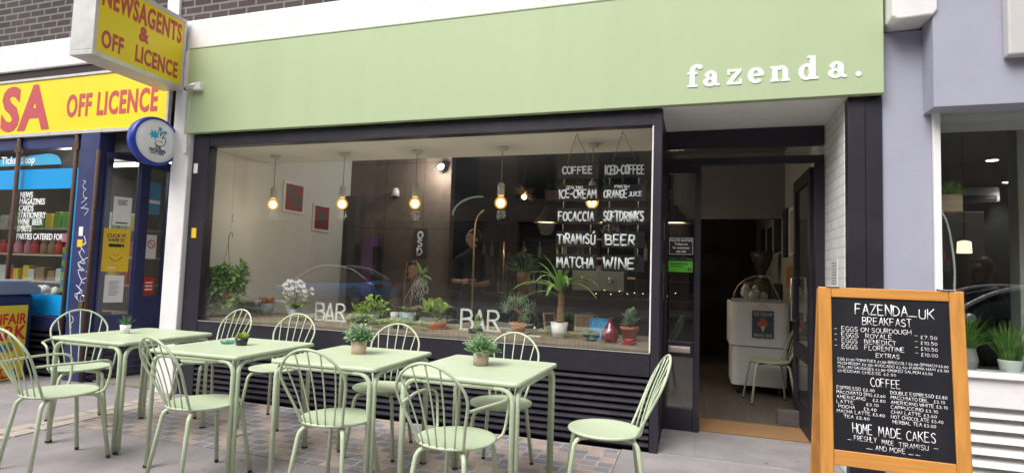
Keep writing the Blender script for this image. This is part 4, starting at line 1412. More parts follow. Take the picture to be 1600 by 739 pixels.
def make_chair(arms=False):
    t = thing('cafe_armchair' if arms else 'cafe_chair', 'x', 'chair')
    Hs = 0.455
    mb = MB()
    mb.lathe([(0.0, Hs - .022), (.185, Hs - .020), (.203, Hs - .014), (.208, Hs - .006), (.205, Hs), (.196, Hs + .0015), (.17, Hs - .003), (.08, Hs - .006), (0, Hs - .007)], n=40)
    mb.build('seat', M_furn, t)
    # hoop back: y half width against height
    def bx(h): return -0.160 - 0.190 * (h / .425)
    prof = [(0, .122), (.06, .138), (.12, .154), (.18, .173), (.235, .188), (.285, .188), (.33, .168), (.37, .134), (.40, .092), (.418, .046), (.424, 0)]
    side = [(bx(h), w, Hs - .006 + h) for h, w in prof]
    hoop = side + [(p[0], -p[1], p[2]) for p in reversed(side[:-1])]
    hoop = catmull3(hoop, 3)
    mb = MB(); mb.tube(hoop, .0076, 8)
    mb.build('back_hoop', M_furn, t)
    for i in range(5):
        k = (i - 2) / 2.0
        y0 = .085 * k
        x0 = -math.sqrt(.2 ** 2 - y0 ** 2)
        yt = .150 * k
        ht = .420 - .068 * abs(k) ** 2.4
        p0 = Vector((x0, y0, Hs - .008)); p1 = Vector((bx(ht), yt, Hs - .006 + ht))
        mid = (p0 + p1) / 2 + Vector((.012, 0, 0))
        mb = MB(); mb.tube(catmull3([p0, mid, p1], 3), .0044, 6)
        mb.build('spindle', M_furn, t)
    for an in (38, 142, 218, 322):
        a = R(an)
        e = Vector((math.cos(a), math.sin(a), 0))
        zc = Hs - .034
        pts = [e * .06 + Vector((0, 0, zc)), e * .165 + Vector((0, 0, zc))]
        for k in range(1, 7):
            b = R(13 * k)
            pts.append(e * (.165 + .055 * math.sin(b)) + Vector((0, 0, zc - .055 * (1 - math.cos(b)))))
        pts.append(e * .282 + Vector((0, 0, .010)))
        mb = MB(); mb.tube(pts, .0125, 9)
        lg = mb.build('leg', M_furn, t)
        f_ = MB(); f_.tube([e * .2822 + Vector((0, 0, 0.0)), e * .281 + Vector((0, 0, .016))], .0135, 9)
        f_.build('foot_cap', M_rubber, lg)
    if arms:
        for s in (-1, 1):
            pts = [(bx(.20), s * .180, Hs + .195), (-.12, s * .215, Hs + .20), (.02, s * .245, Hs + .20), (.12, s * .235, Hs + .197), (.165, s * .222, Hs + .175), (.172, s * .215, Hs + .13), (.165, s * .205, Hs + .045), (.150, s * .195, Hs + .0), (.12, s * .180, Hs - .016), (.07, s * .165, Hs - .022)]
            mb = MB(); mb.tube(catmull3(pts, 3), .0078, 8)
            mb.build('armrest', M_furn, t)
    return t

tabs = [(-4.045, 3.268, 0, 'pale green square table nearest the newsagent, white potted aloe on it'),
        (-2.998, 3.172, 1, 'pale green square table with black succulent bowl and glass ashtray'),
        (-2.066, 3.205, 1, 'pale green square table with bushy plant in peach pot'),
        (-1.194, 3.191, -1.5, 'rightmost pale green square table, bushy plant in pink concrete pot')]
t0 = make_table()
for i, (x, y, a, l) in enumerate(tabs):
    t = t0 if i == 0 else copy_tree(t0)
    t.location = (x, y, 0.0065 if i else 0.0065)
    t.rotation_euler = (0, 0, R(a))
    t['label'] = l
    t['group'] = 'pale green cafe tables on the pavement'
# chairs: x, y, direction faced in degrees
ch0 = make_chair()
ar0 = make_chair(True)
chairs = [
 (1, -3.894, 2.644, 84, 'pale green armchair at the far left with its back to the camera'),
 (1, -4.659, 3.297, -31, 'pale green armchair beside the leftmost table, facing the camera'),
 (0, -2.88, 2.806, 78, 'pale green chair with its back to us before the ashtray table'),
 (0, -4.14, 4.035, -95, 'pale green chair behind the leftmost two tables, near the white pilaster'),
 (0, -3.347, 3.974, -80, 'pale green chair behind the ashtray table under the first BAR letters'),
 (0, -1.948, 2.85, 95, 'pale green chair with its back to us before the peach pot table'),
 (0, -2.167, 3.697, -78, 'pale green chair behind the peach pot table'),
 (1, -1.168, 2.759, 86, 'pale green armchair with its back to us before the rightmost table'),
 (0, -1.221, 3.618, -86, 'pale green chair between the rightmost table and the black ribs'),
 (0, -0.48, 3.262, 191.5, 'pale green chair on its own right of the tables, facing left'),
 (0, 0.76, 6.80, 190, 'pale green chair indoors beside the white ice cream cabinet'),
]
used = {0: False, 1: False}
for arm, x, y, a, l in chairs:
    src = ar0 if arm else ch0
    c = src if not used[arm] else copy_tree(src)
    used[arm] = True
    c.location = (x, y, 0.0085 if y > 5 else 0.0065)
    c.rotation_euler = (0, 0, R(a))
    c['label'] = l
    c['group'] = 'pale green hoop back cafe chairs'

# ------------------------------------------------------------------ plants on the tables
def pot_prof(rb, rt_, h, th=.006, lip=0):
    p = [(0, 0), (rb, 0)]
    if lip:
        p += [(rt_ * .93, h - lip), (rt_ * 1.06, h - lip), (rt_ * 1.06, h)]
        p += [(rt_ * 1.06 - th, h)]
    else:
        p += [(rt_, h), (rt_ - th, h)]
    p += [(rt_ * .9 - th, h - .02), (0, h - .02)]
    return p
def plant(name, label, loc, pm, rb, rt_, h, lip=0, soil=True, cat='potted plant'):
    t = thing(name, label, cat, loc)
    MB().lathe(pot_prof(rb, rt_, h, lip=lip), n=24).build('pot', pm, t)
    if soil:
        MB().lathe([(rt_ * .9 - .006, h - .019), (rt_ * .5, h - .012), (0, h - .012)], n=14).build('soil', M_soil, t)
    return t
def bush(t, z, n, rad, L, W, m, seed, hemi=1.0, droop=.5, stems=True, shape='oval', sub=3):
    rr_ = random.Random(seed)
    fo, st = MB(), MB()
    for i in range(n):
        a = rr_.uniform(0, 2 * PI)
        el = math.acos(1 - rr_.random() * hemi)
        d = Vector((math.sin(el) * math.cos(a), math.sin(el) * math.sin(a), math.cos(el)))
        l = rad * rr_.uniform(.55, 1.05)
        tip = Vector((0, 0, z)) + d * l
        st.tube([(0, 0, z - .02), tuple(Vector((0, 0, z)) + d * l * .5 + Vector((0, 0, .1 * l))), tuple(tip)], .0016, 4, caps=False)
        for k in range(sub):
            q = Vector((0, 0, z)) + d * l * (0.5 + .5 * (k + 1) / sub) + Vector((0, 0, .04 * l))
            dd = d + Vector((rr_.uniform(-.9, .9), rr_.uniform(-.9, .9), rr_.uniform(-.4, .6)))
            fo.leaf(q, dd, L * rr_.uniform(.7, 1.2), W * rr_.uniform(.7, 1.2), droop, .2, 0, 3, shape, rr_.uniform(-.6, .6))
    fo.build('foliage', m, t)
    if stems: st.build('stem', MATS['mid green leaf'], t)
TZ = 0.752
t = plant('potted_aloe', 'spiky dark aloe in a small white pot on the leftmost table', (-4.17, 3.27, TZ), M_wpot, .030, .038, .065)
fo = MB()
ra = random.Random(2)
for i in range(16):
    a = 2 * PI * i / 16 + ra.uniform(-.2, .2); el = .35 + .6 * (i % 3) / 2
    fo.leaf((0, 0, .055), (math.sin(el) * math.cos(a), math.sin(el) * math.sin(a), math.cos(el)), ra.uniform(.07, .10), .018, -.1, .5, 0, 4, 'blade')
fo.build('foliage', M_leafd, t)
t = plant('potted_succulent', 'lime green succulent in a round black bowl on a table', (-2.99, 3.20, TZ), M_blackpot, .034, .044, .05)
fo = MB()
for i in range(26):
    a = ra.uniform(0, 2 * PI); el = ra.uniform(.1, 1.1)
    fo.leaf((.015 * math.cos(a), .015 * math.sin(a), .042), (math.sin(el) * math.cos(a), math.sin(el) * math.sin(a), math.cos(el)), ra.uniform(.035, .055), .020, -.2, .4, 0, 3)
fo.build('foliage', M_leafl, t)
mb = MB()
mb.lathe([(0, .002), (.042, .002), (.050, .022), (.046, .022), (.040, .007), (0, .007)], (0, 0, 0), 20)
tag(mb.build('ashtray', glass_mat('blue green glass', (.55, .78, .78), .08), loc=(-3.12, 3.21, TZ - .001)), 'shallow clear glass ashtray beside the black succulent bowl', 'ashtray')
t = plant('potted_herb', 'bushy grey green plant in a pale peach pot on a table', (-2.10, 3.27, TZ), M_peach, .046, .052, .085)
bush(t, .085, 150, .10, .026, .015, M_leafg, 11, 1.0)
t = plant('potted_herb', 'bushy grey green plant in a pinkish concrete pot on the rightmost table', (-1.23, 3.24, TZ), M_pinkpot, .044, .050, .080)
bush(t, .08, 150, .105, .025, .014, M_leafg, 12, 1.05)

# ------------------------------------------------------------------ A-board
A_ = thing('pavement_sign', 'orange pine A-board chalkboard listing breakfast, coffee and home made cakes', 'sign', (0.938, 3.40, 0.007), R(-2.7))
lean = math.atan2(0.11, 1.29)
rear_lean = math.atan2(0.34, 1.29)
AF = bpy.data.objects.new
def lean_m(sgn, off=0.0):
    return Matrix.Translation((0, 0.0, 1.285)) @ Matrix.Rotation(-lean if sgn < 0 else rear_lean, 4, 'X') @ Matrix.Translation((0, off, -1.285))
hw, tk = 0.320, 0.022
LM = lean_m(-1)
mb = MB(); mb.M = LM
mb.box(-hw, -hw + .062, -tk, 0, -.035, 1.285)
mb.build('front_stile', M_pine, A_, bevel=.005)
mb = MB(); mb.M = LM
mb.box(hw - .062, hw, -tk, 0, -.035, 1.285)
fr = mb.build('front_stile', M_pine, A_, bevel=.005)
mb = MB(); mb.M = LM
mb.box(-hw + .0625, hw - .0625, -tk + .001, -.001, 1.232, 1.284)
mb.build('front_rail', M_pinex, A_, bevel=.004)
mb = MB(); mb.M = LM
mb.box(-hw + .0625, hw - .0625, -tk + .001, -.001, 0.385, 0.460)
mb.build('front_rail', M_pinex, A_, bevel=.004)
mb = MB(); mb.M = LM
mb.box(-hw + .058, hw - .058, -tk + .008, -.004, 0.455, 1.237)
mb.build('chalkboard', M_slate, A_)
mb = MB(); mb.M = lean_m(1, 0.004)
mb.box(-hw, -hw + .062, 0, tk, -.035, 1.270)
mb.box(hw - .062, hw, 0, tk, -.035, 1.270)
mb.box(-hw + .0625, hw - .0625, 0.001, tk - .001, 1.21, 1.27)
mb.box(-hw + .0625, hw - .0625, 0.001, tk - .001, 0.335, 0.415)
mb.build('rear_frame', M_pine, A_, bevel=.005)
mb = MB(); mb.M = lean_m(1, 0.004)
mb.box(-hw + .058, hw - .058, 0.004, tk - .008, 0.410, 1.215)
mb.build('rear_chalkboard', M_slate, A_)
for s in (-1, 1):
    MB().box(s * .25 - .03, s * .25 + .03, -.026, .030, 1.2855, 1.293).build('hinge', M_steel, A_, bevel=.002)
bw, bt, bh = 0.512, 1.230, 0.770
mb = MB(); mb.M = LM
def line(s, u, v, h, w=None, al='l', th=.13, jit=.25):
    hand(mb, s, -bw / 2 + u * bw, bt - v * bh, h * bh, w * bw if w else None, th * .80, al, d=-tk + .0072, jit=0.9 * jit * (.5 if h < .03 else .8), n=5)
line('FAZENDA', .21, .105, .066, .45); line('_', .675, .105, .06, .06); line('UK', .755, .115, .062, .125)
line('BREAKFAST', .27, .172, .048, .42)
for i, (nm, pr, uw) in enumerate([('EGGS ON SOURDOUGH', 'l7.50', .60), ('EGGS   ROYALE', 'l10.50', .44), ('EGGS   BENEDICT', 'l10.50', .47), ('EGGS   FLORENTINE', 'l10.00', .54)]):
    v = .222 + i * .037
    line('-', .02, v, .026, .025); line(nm, .085, v + .002 * i, .029, uw, th=.14); line('-', .71, v + .016, .026, .03); line(pr, .76, v + .022, .024, .135, th=.14)
line('EXTRAS', .38, .383, .027, .20, th=.14)
for i, s in enumerate(['EGG l1.00-TOMATOES l1.50-BROCCOLI l2.00-SPINACH l2.00', 'MUSHROOM l2.50-AVOCADO l2.50-PARMA HAM l3.50', 'ITALIAN SAUSAGES l3.50-SMOKED SALMON l3.50', 'CHEDDAR CHEESE l2.50']):
    line(s, .045, .418 + i * .026, .0165, [.93, .93, .80, .50][i], th=.17, jit=.3)
line('COFFEE', .33, .573, .052, .25, th=.12)
for i, s in enumerate(['ESPRESSO l2.40', 'MACCHIATO SNG l2.60', 'AMERICANO    l2.80', 'LATTE       l3.10', ' MOCHA     l3.40', 'MACHA LATTE l3.60', '    TEA l2.80']):
    line(s, .03, .608 + i * .0305, .0205, [.33, .42, .42, .36, .34, .41, .28][i], th=.16, jit=.3)
for i, s in enumerate(['DOUBLE ESPRESSO l2.80', 'MACCHIATO DBL   l3.10', 'AMERICANO WHITE l3.10', 'CAPPUCCINO l3.10', 'CHAI LATTE l3.60', 'HOT CHOCOLATE l3.40', ' HERBAL TEA l3.00']):
    line(s, .495, .612 + i * .0305, .0205, [.46, .44, .46, .38, .37, .42, .36][i], th=.16, jit=.3)
line('HOME', .165, .882, .062, .165, th=.11); line('MADE', .385, .886, .060, .19, th=.11); line('CAKES', .615, .889, .058, .235, th=.11)
line('_', .12, .928, .03, .03); line('FRESHLY', .175, .928, .031, .19, th=.11); line('MADE', .41, .933, .029, .10, th=.11); line('TIRAMISU', .55, .938, .030, .24, th=.11); line('-', .83, .935, .03, .04)
line('_', .28, .972, .03, .05); line('AND MORE', .355, .975, .030, .25, th=.11); line('__', .63, .975, .03, .09)
mb.build('lettering', M_chalk, A_)

# ================================================================== WINDOW DISPLAY
SZ = 0.759
# pendant bulbs
def make_pendant():
    t = thing('pendant_lamp', 'x', 'lamp')
    mb = MB(); mb.lathe([(0, 0), (.055, 0), (.05, -.028), (.02, -.035), (0, -.035)][::-1], n=20)
    mb.build('ceiling_rose', M_holder, t)
    mb = MB(); mb.tube([(0, 0, -.034), (.002, 0, -.2), (0, 0, -.352)], .0045, 6)
    mb.build('cord', M_rope, t)
    mb = MB(); mb.lathe([(0, -.475), (.028, -.475), (.033, -.47), (.033, -.365), (.02, -.35), (0, -.35)], n=18)
    mb.build('lamp_holder', M_holder, t)
    mb = MB()
    mb.lathe([(0, -.604), (.022, -.601), (.045, -.586), (.059, -.558), (.060, -.535), (.048, -.507), (.029, -.488), (.024, -.476)], n=20)
    bl = mb.build('bulb', M_bulb, t)
    mb = MB(); mb.ball((0, 0, -.545), .041, 14, sz=1.05); mb.build('glowing_core', M_fil, bl)
    return t
p0 = make_pendant()
for i, (x, l) in enumerate([(-4.5, 'glowing globe bulb pendant nearest the white side wall'), (-3.60, 'glowing globe bulb pendant above the orchid, second from the white wall'), (-2.735, 'glowing globe bulb pendant in front of the brown panels'), (-1.81, 'glowing globe bulb pendant just left of the hanging slates'), (-0.92, 'glowing bulb pendant half hidden behind the hanging slates')]):
    p = p0 if i == 0 else copy_tree(p0)
    p.location = (x, 5.15, 2.529)
    p['label'] = l
    p['group'] = 'bulb pendants in the window'
    lamp_light(p, (0, 0, -.66), 0.85, (1, .88, .70))

# hanging slate menus
def slates(x, label, words):
    t = thing('hanging_menu', label, 'menu sign', (x, 4.75, 2.527))
    rp = MB()
    rp.tube([(-.02, 0, 0), (-.10, 0, -.262)], .003, 5); rp.tube([(-.02, 0, 0), (.10, 0, -.262)], .003, 5)
    for k in range(4):
        for sx_ in (-.12, .12):
            rp.tube([(sx_, 0, -.37 - k * .196), (sx_, 0, -.47 - k * .196)], .004, 5)
    rp.build('rope', M_rope, t)
    rr_ = random.Random(label)
    for k, w in enumerate(words):
        zt = -.255 - k * .196
        b = MB(); b.box(-.175, .175, -.006, .006, zt - .135, zt)
        bo = b.build('board', M_slate, t, bevel=.002)
        l = MB()
        for (s, u, v, h, ww, th) in w:
            hand(l, s, -.175 + u * .35, zt - .135 + v * .135, h * .135, ww * .35, th * 1.25, d=-.0072, rnd=rr_, jit=.35)
        l.build('lettering', M_chalk, bo)
slates(-0.975, 'left string of five hanging slates, COFFEE down to MATCHA', [
    [('COFFEE', .11, .30, .46, .74, .17)], [('ITALIAN', .22, .79, .16, .40, .24), ('ICE-CREAM', .04, .20, .52, .92, .15)],
    [('FOCACCIA', .05, .22, .56, .86, .15)], [('TiRAMiSu', .04, .22, .58, .92, .14)], [('MATCHA', .04, .18, .60, .90, .15)]])
slates(-0.583, 'right string of five hanging slates, ICED-COFFEE down to WINE', [
    [('ICED-COFFEE', .04, .22, .54, .93, .14)], [('FRESH', .28, .80, .16, .34, .24), ('ORANGE', .03, .20, .46, .55, .15), ('JUICE', .61, .28, .28, .31, .17)],
    [('SOFT', .03, .22, .56, .36, .15), ('DRINKS', .42, .20, .58, .55, .15)], [('BEER', .10, .18, .62, .68, .15)], [('WINE', .05, .18, .64, .74, .15)]])

# BAR letters
def bar_letters(label, loc, rz, base=None):
    t = thing('letter_sign', label, 'letter sign', loc, rz)
    mb = MB()
    f0 = (Vector((0, 1, 0)), 1)
    w = .0088
    def st(pts, k):
        P = [(p[0], -.011 + k * .0006, p[1]) for p in pts]
        for i in range(len(P) - 1):
            a, b = Vector(P[i]), Vector(P[i + 1])
            dv = (b - a).normalized() * w * .7
            a2, b2 = a - dv, b + dv
            n_ = Vector((-(b - a).z, 0, (b - a).x)).normalized() * w
            y1 = .011 - k * .0006
            q = [a2 - n_, b2 - n_, b2 + n_, a2 + n_]
            vs = [(p.x, a.y + i * .0002, p.z) for p in q] + [(p.x, y1 - i * .0002, p.z) for p in q]
            mb.add(vs, [(0, 1, 2, 3), (7, 6, 5, 4), (0, 4, 5, 1), (1, 5, 6, 2), (2, 6, 7, 3), (3, 7, 4, 0)])
    st([(0, .012), (0, .18)], 0)
    st(catmull([(0, .18), (.06, .178), (.085, .155), (.08, .115), (.0, .098)], 4), 1)
    st(catmull([(0, .098), (.075, .098), (.10, .06), (.08, .015), (0, .012)], 4), 2)
    st([(.115, .012), (.16, .18)], 3); st([(.16, .18), (.205, .012)], 4); st([(.132, .06), (.19, .06)], 5)
    st([(.235, .012), (.235, .18)], 6)
    st(catmull([(.235, .18), (.30, .178), (.325, .14), (.30, .105), (.235, .098)], 4), 7)
    st([(.28, .10), (.335, .012)], 8)
    st([(-.01, .012), (.345, .012)], 9)
    mb.build('letters', M_whitep, t)
    return t
bar_letters('white BAR letters on the sill beside the orchid', (-3.70, 4.95, SZ), R(3))
bl2 = bar_letters('white BAR letters on the sill, centre of the window', (-2.10, 4.98, SZ), R(2))
bl2.scale = (1.12, 1, 1.08)
mb = MB()
mb.box(-2.17, -1.92, 5.09, 5.14, SZ, SZ + .06)
tag(mb.build('wood_block', wood_mat('brown wood block', (.12, .05, .025), .5, 'X'), bevel=.004), 'small brown wooden block behind the centre BAR letters', 'block')
mb = MB()
mb.M = Matrix.Translation((-4.54, 5.34, SZ)) @ Matrix.Rotation(R(8), 4, 'Z')
mb.box(0, .13, -.02, .02, .135, .16)
mb.prism([(.108, .136), (.13, .150), (.20, 0), (.172, 0)], lambda a, b: (a, -.0205, b), lambda a, b: (a, .0205, b))
tag(mb.build('letter_sign', M_whitep, bevel=.002), 'lone slanted white letter on the sill left of the orchid', 'letter sign')

# plants on the sill
t = thing('hanging_plant', 'trailing green plant hanging from a hook at the left of the window', 'hanging plant', (-4.72, 4.78, 0.94))
MB().lathe(pot_prof(.05, .085, .10), n=20).build('pot', M_terra, t)
mb = MB()
for a in (0, 120, 240): mb.tube([(.08 * math.cos(R(a)), .08 * math.sin(R(a)), .10), (0, 0, .60)], .0022, 4)
mb.tube(catmull3([(0, 0, .60), (0, 0, .66), (.02, 0, .70), (.045, 0, .69), (.045, 0, .655)], 4), .004, 6)
mb.tube([(.02, 0, .70), (.02, 0, 1.587)], .0012, 4)
mb.build('hanger', M_stem, t)
rp = random.Random(21)
fo = MB()
for i in range(85):
    a = rp.uniform(0, 2 * PI)
    p = Vector((0.05 * math.cos(a), .05 * math.sin(a), .11))
    vel = Vector((math.cos(a) * .95, math.sin(a) * .6, rp.uniform(.9, 2.6)))
    nst = rp.randint(4, 13)
    for k in range(nst):
        p = p + vel * .026
        vel.z -= .38
        vel.x *= .9; vel.y *= .9
        if p.x < -.17: p.x = -.17
        if p.y < -.20: p.y = -.20
        for q in range(2):
            fo.leaf(p, (rp.uniform(-1, 1) * .6 + math.cos(a) * .4, rp.uniform(-1, 1) * .6 + math.sin(a) * .4 - .2, rp.uniform(-.5, .5)), rp.uniform(.06, .10), rp.uniform(.030, .048), .6, .2, 0, 3, 'heart')
fo.build('foliage', M_leaf, t)

mb = MB()
BKX = -4.76
z = SZ
rb_ = random.Random(3)
covers = [mat('magazine white', (.6, .6, .58), .4), mat('magazine grey', (.3, .31, .31), .4), mat('magazine teal', (.1, .3, .3), .4), mat('magazine tan', (.35, .28, .2), .5)]
for i in range(9):
    h = rb_.uniform(.008, .022)
    w_ = rb_.uniform(.25, .31)
    m_ = MB(); m_.box(-w_ / 2, w_ / 2, -.11, .11, 0, h)
    o = m_.build('magazine', covers[i % 4], bevel=.002)
    o.location = (BKX + rb_.uniform(-.02, .02), 5.28, z + .0005)
    o.rotation_euler = (0, 0, rb_.uniform(-.15, .15))
    tag(o, ['bottom', 'second', 'third', 'fourth', 'fifth', 'sixth', 'seventh', 'eighth', 'top'][i] + ' magazine of the stack left in the window', 'magazine', 'stacked magazines')
    z += h + .001
t = plant('dried_flowers', 'dried orange flowers in a pale blue grey pot on the sill', (-4.56, 5.22, SZ), M_bluepot, .055, .062, .13)
mb = MB()
for i in range(40):
    a = rp.uniform(0, 2 * PI); q = rp.uniform(0, .075)
    mb.ball((q * math.cos(a), q * math.sin(a), .15 + rp.uniform(-.02, .035)), rp.uniform(.010, .018), 6)
mb.build('flower_head', M_orange, t)
t = plant('potted_orchid', 'white flowering orchid in a pale ceramic pot on the sill', (-3.90, 4.88, SZ), mat('pale sage ceramic', (.55, .60, .54), .3), .048, .06, .12)
fo = MB()
for i in range(9):
    a = 2 * PI * i / 9
    fo.leaf((0, 0, .115), (math.cos(a), math.sin(a) * .8, .75), rp.uniform(.17, .23), .075, 1.3, .2, 0, 5)
fo.build('foliage', M_leaf, t)
mb = MB()
mb.tube(catmull3([(0, 0, .11), (.0, 0, .22), (.02, -.01, .32), (.09, -.02, .36)], 4), .0035, 5)
mb.tube(catmull3([(0, 0, .11), (-.02, 0, .22), (-.05, -.01, .30), (-.11, -.02, .33)], 4), .0035, 5)
mb.build('stem', M_leaf, t)
fl2 = MB()
for i in range(24):
    c = Vector((rp.uniform(-.16, .17), rp.uniform(-.07, .03), .31 + rp.uniform(-.06, .085)))
    c.z -= abs(c.x) * .22
    tilt = rp.uniform(-.4, .4)
    for k in range(5):
        a = 2 * PI * k / 5 + PI / 2
        fl2.leaf(c, (math.cos(a), -.25 + tilt * .3, math.sin(a)), .050, .052, .0, .1, 0, 3, 'oval', 0)
    fl2.ball((c.x, c.y - .008, c.z), .008, 6, 1)
fl2.build('flower', [M_petal, goods[1]], t)
t = plant('potted_plant', 'bushy variegated plant in a dark dish right of the first BAR letters', (-3.22, 5.06, SZ), M_blackpot, .10, .115, .035)
bush(t, .04, 40, .15, .06, .034, M_leafl, 31, .9)
t = plant('potted_pothos', 'yellow green pothos climbing from a pale blue pot on the sill', (-3.05, 4.98, SZ), M_bluepot, .05, .062, .10)
bush(t, .10, 24, .16, .065, .045, M_leafl, 32, 1.1, 1.0, shape='heart')
fo = MB()
for (px, pz) in ((-.16, .02), (-.13, .08), (-.10, .13), (-.17, .05), (-.06, .18)):
    for q in range(4):
        fo.leaf((px, -.12, pz + .01), (rp.uniform(-1, 1), -.6, rp.uniform(-.1, 1)), .07, .05, .6, .2, 0, 4, 'heart')
fo.build('foliage', M_leafl, t)
mb = MB()
mb.lathe([(0, .0), (.035, .0), (.045, .10), (.041, .10), (.033, .01), (0, .01)], n=20)
mb.tube(catmull3([(.043, 0, .08), (.07, 0, .075), (.07, 0, .035), (.038, 0, .025)], 4), .006, 6)
tag(mb.build('cup', M_wpot, loc=(-3.03, 5.36, SZ)), 'plain white cup among the plants on the sill', 'cup')
t = plant('potted_orchid', 'leggy orchid with bare sticks and pale aerial roots in a teal pot', (-2.80, 5.22, SZ), M_tealpot, .075, .09, .12)
mb = MB()
for pts in ([(-.03, 0, .1), (-.05, 0, .35), (-.03, 0, .62)], [(.0, 0, .1), (.03, .01, .3), (.02, .01, .5)], [(.02, 0, .1), (.05, 0, .35), (.10, 0, .55), (.02, 0, .60), (-.0, 0, .52)]):
    mb.tube(catmull3(pts, 4), .0045, 5)
mb.build('stem', M_stem, t)
mb = MB()
for i in range(20):
    p = Vector((.11 + rp.uniform(-.04, .05), rp.uniform(-.03, .03), .46 + rp.uniform(-.04, .05)))
    pts = [p]
    for k in range(5):
        pts.append(pts[-1] + Vector((rp.uniform(-.04, .035), rp.uniform(-.02, .02), -rp.uniform(.015, .055))))
    mb.tube(catmull3([tuple(q) for q in pts], 3), .0022, 4)
mb.build('aerial_root', M_root, t)
fo = MB()
for (d, L) in (((-.3, 0, 1), .16), ((.6, -.2, .5), .13), ((.9, -.1, -.1), .14), ((.3, .2, .6), .12), ((.7, 0, -.6), .12)):
    fo.leaf((.13, 0, .50), d, L, .078, .6, .2, 0, 5)
for i in range(5):
    a = 2 * PI * i / 5
    fo.leaf((-.01, 0, .12), (math.cos(a), math.sin(a), .9), .12, .05, .8, .2, 0, 4)
fo.build('foliage', M_leaf, t)
t = plant('trailing_pothos', 'low variegated pothos trailing along the sill front, left of centre', (-2.66, 4.78, SZ), M_blackpot, .045, .055, .05)
fo = MB(); st = MB()
for i in range(7):
    a = PI + i * PI / 6 + rp.uniform(-.2, .2)
    p = Vector((0, 0, .06)); pts = [tuple(p)]
    for k in range(6):
        p = p + Vector((math.cos(a) * .055, math.sin(a) * .02, -.006 + rp.uniform(-.004, .012)))
        if p.z < .025: p.z = .025
        pts.append(tuple(p))
        for q in range(2):
            fo.leaf(p, (rp.uniform(-1, 1), rp.uniform(-1, .3), rp.uniform(.1, .9)), rp.uniform(.05, .08), .045, .7, .2, 0, 4, 'heart')
    st.tube(pts, .003, 4)
fo.build('foliage', M_leafl, t); st.build('stem', M_leaf, t)
t = plant('potted_plant', 'upright lime leaved plant in a terracotta dish left of centre BAR letters', (-2.36, 5.02, SZ), M_terra, .055, .085, .06)
mb = MB(); mb.lathe([(0, 0), (.10, 0), (.115, .012), (.105, .012), (0, .006)], n=22); mb.build('saucer', M_terra, t)
bush(t, .08, 15, .19, .085, .045, M_leafl, 41, .45, .3, sub=4)
t = plant('potted_cactus', 'paddle leaved plant in a low black pot before the centre BAR letters', (-1.90, 4.84, SZ), M_blackpot, .06, .07, .035)
fo = MB()
for i in range(5):
    fo.leaf((rp.uniform(-.05, .05), 0, .03), (rp.uniform(-.5, .5), -.1, 1), rp.uniform(.09, .17), .04, .1, .2, 0, 4)
fo.build('foliage', M_leaf, t)
t = plant('bonsai_plant', 'cloud shaped dwarf pine in terracotta on a white saucer', (-1.57, 5.07, SZ), M_terra, .055, .078, .10, lip=.025)
mb = MB(); mb.lathe([(0, 0), (.10, 0), (.12, .014), (.11, .014), (0, .006)], n=22); mb.build('saucer', M_wpot, t)
mb = MB()
mb.tube(catmull3([(0, 0, .08), (.03, 0, .16), (-.02, 0, .22), (-.04, 0, .28)], 4), .011, 7)
mb.tube([(.02, 0, .15), (.08, -.01, .20)], .006, 6); mb.tube([(.0, 0, .19), (-.10, 0, .25)], .006, 6)
mb.build('stem', M_stem, t)
fo = MB()
for (cx, cz, rx, rz_) in ((-.07, .29, .10, .06), (.09, .23, .075, .06), (-.13, .22, .06, .045), (.06, .13, .06, .03), (.02, .30, .06, .05)):
    for i in range(170):
        a, b, c = rp.gauss(0, .5), rp.gauss(0, .5), rp.gauss(0, .5)
        fo.leaf((cx + a * rx, b * rx * .8, cz + c * rz_), (a + rp.uniform(-.4, .4), b + rp.uniform(-.4, .4), abs(c) + .5), .03, .007, .1, .1, 0, 2, 'blade')
fo.build('foliage', M_leafg, t)
mb = MB()
mb.box(-.055, .055, -.03, .03, 0, .006)
s_ = thing('salt_shaker', 'small glass salt shaker with steel cap on a white card', 'salt shaker', (-1.36, 4.90, SZ))
mb.build('card', M_paper, s_)
mb = MB(); mb.lathe([(0, .007), (.02, .007), (.022, .02), (.017, .055), (0, .055)], n=14); mb.build('jar', M_gl2, s_)
mb = MB(); mb.lathe([(0, .09), (.008, .086), (.016, .07), (.017, .056), (0, .056)], n=14); mb.build('cap', M_steel, s_)
t = plant('dracaena_plant', 'tall spiky dracaena with thick trunk in a white pot', (-1.145, 4.93, SZ), M_wpot, .060, .078, .135)
mb = MB()
mb.tube(catmull3([(0, 0, .10), (.008, 0, .22), (.012, 0, .34), (.0, 0, .44)], 4), [.034] * 6 + [.03] * 4 + [.02] * 3, 10)
mb.build('trunk', wood_mat('ringed palm trunk', (.30, .17, .07), .8, 'X', .5), t)
fo = MB()
dirs = [(-1, -.1, .35, .42), (-.85, -.3, .1, .40), (-.6, -.4, .3, .40), (-.45, .2, .2, .38), (-.2, -.5, .5, .36), (-.05, -.5, .15, .34), (.2, -.5, .3, .40), (.5, -.2, .4, .40), (.85, .1, .5, .42), (.6, .1, .9, .36), (.35, .1, 1.2, .36), (.15, 0, 1.5, .34), (-.15, .1, 1.4, .34), (-.4, .1, .8, .32), (.7, -.3, .1, .36), (.3, .4, .3, .3), (-.7, .3, .6, .34), (.45, -.3, 1.0, .30), (-.3, -.2, 1.1, .30)]
for (a, b, c, L) in dirs:
    fo.leaf((a * .02, b * .02, .42 + rp.uniform(-.05, .04)), (a, b, c + .25), L * 1.15, .058, 1.6 + rp.uniform(-.2, .4) - max(0, c - .5), .35, 0, 8, 'blade')
fo.build('foliage', M_leaf, t)
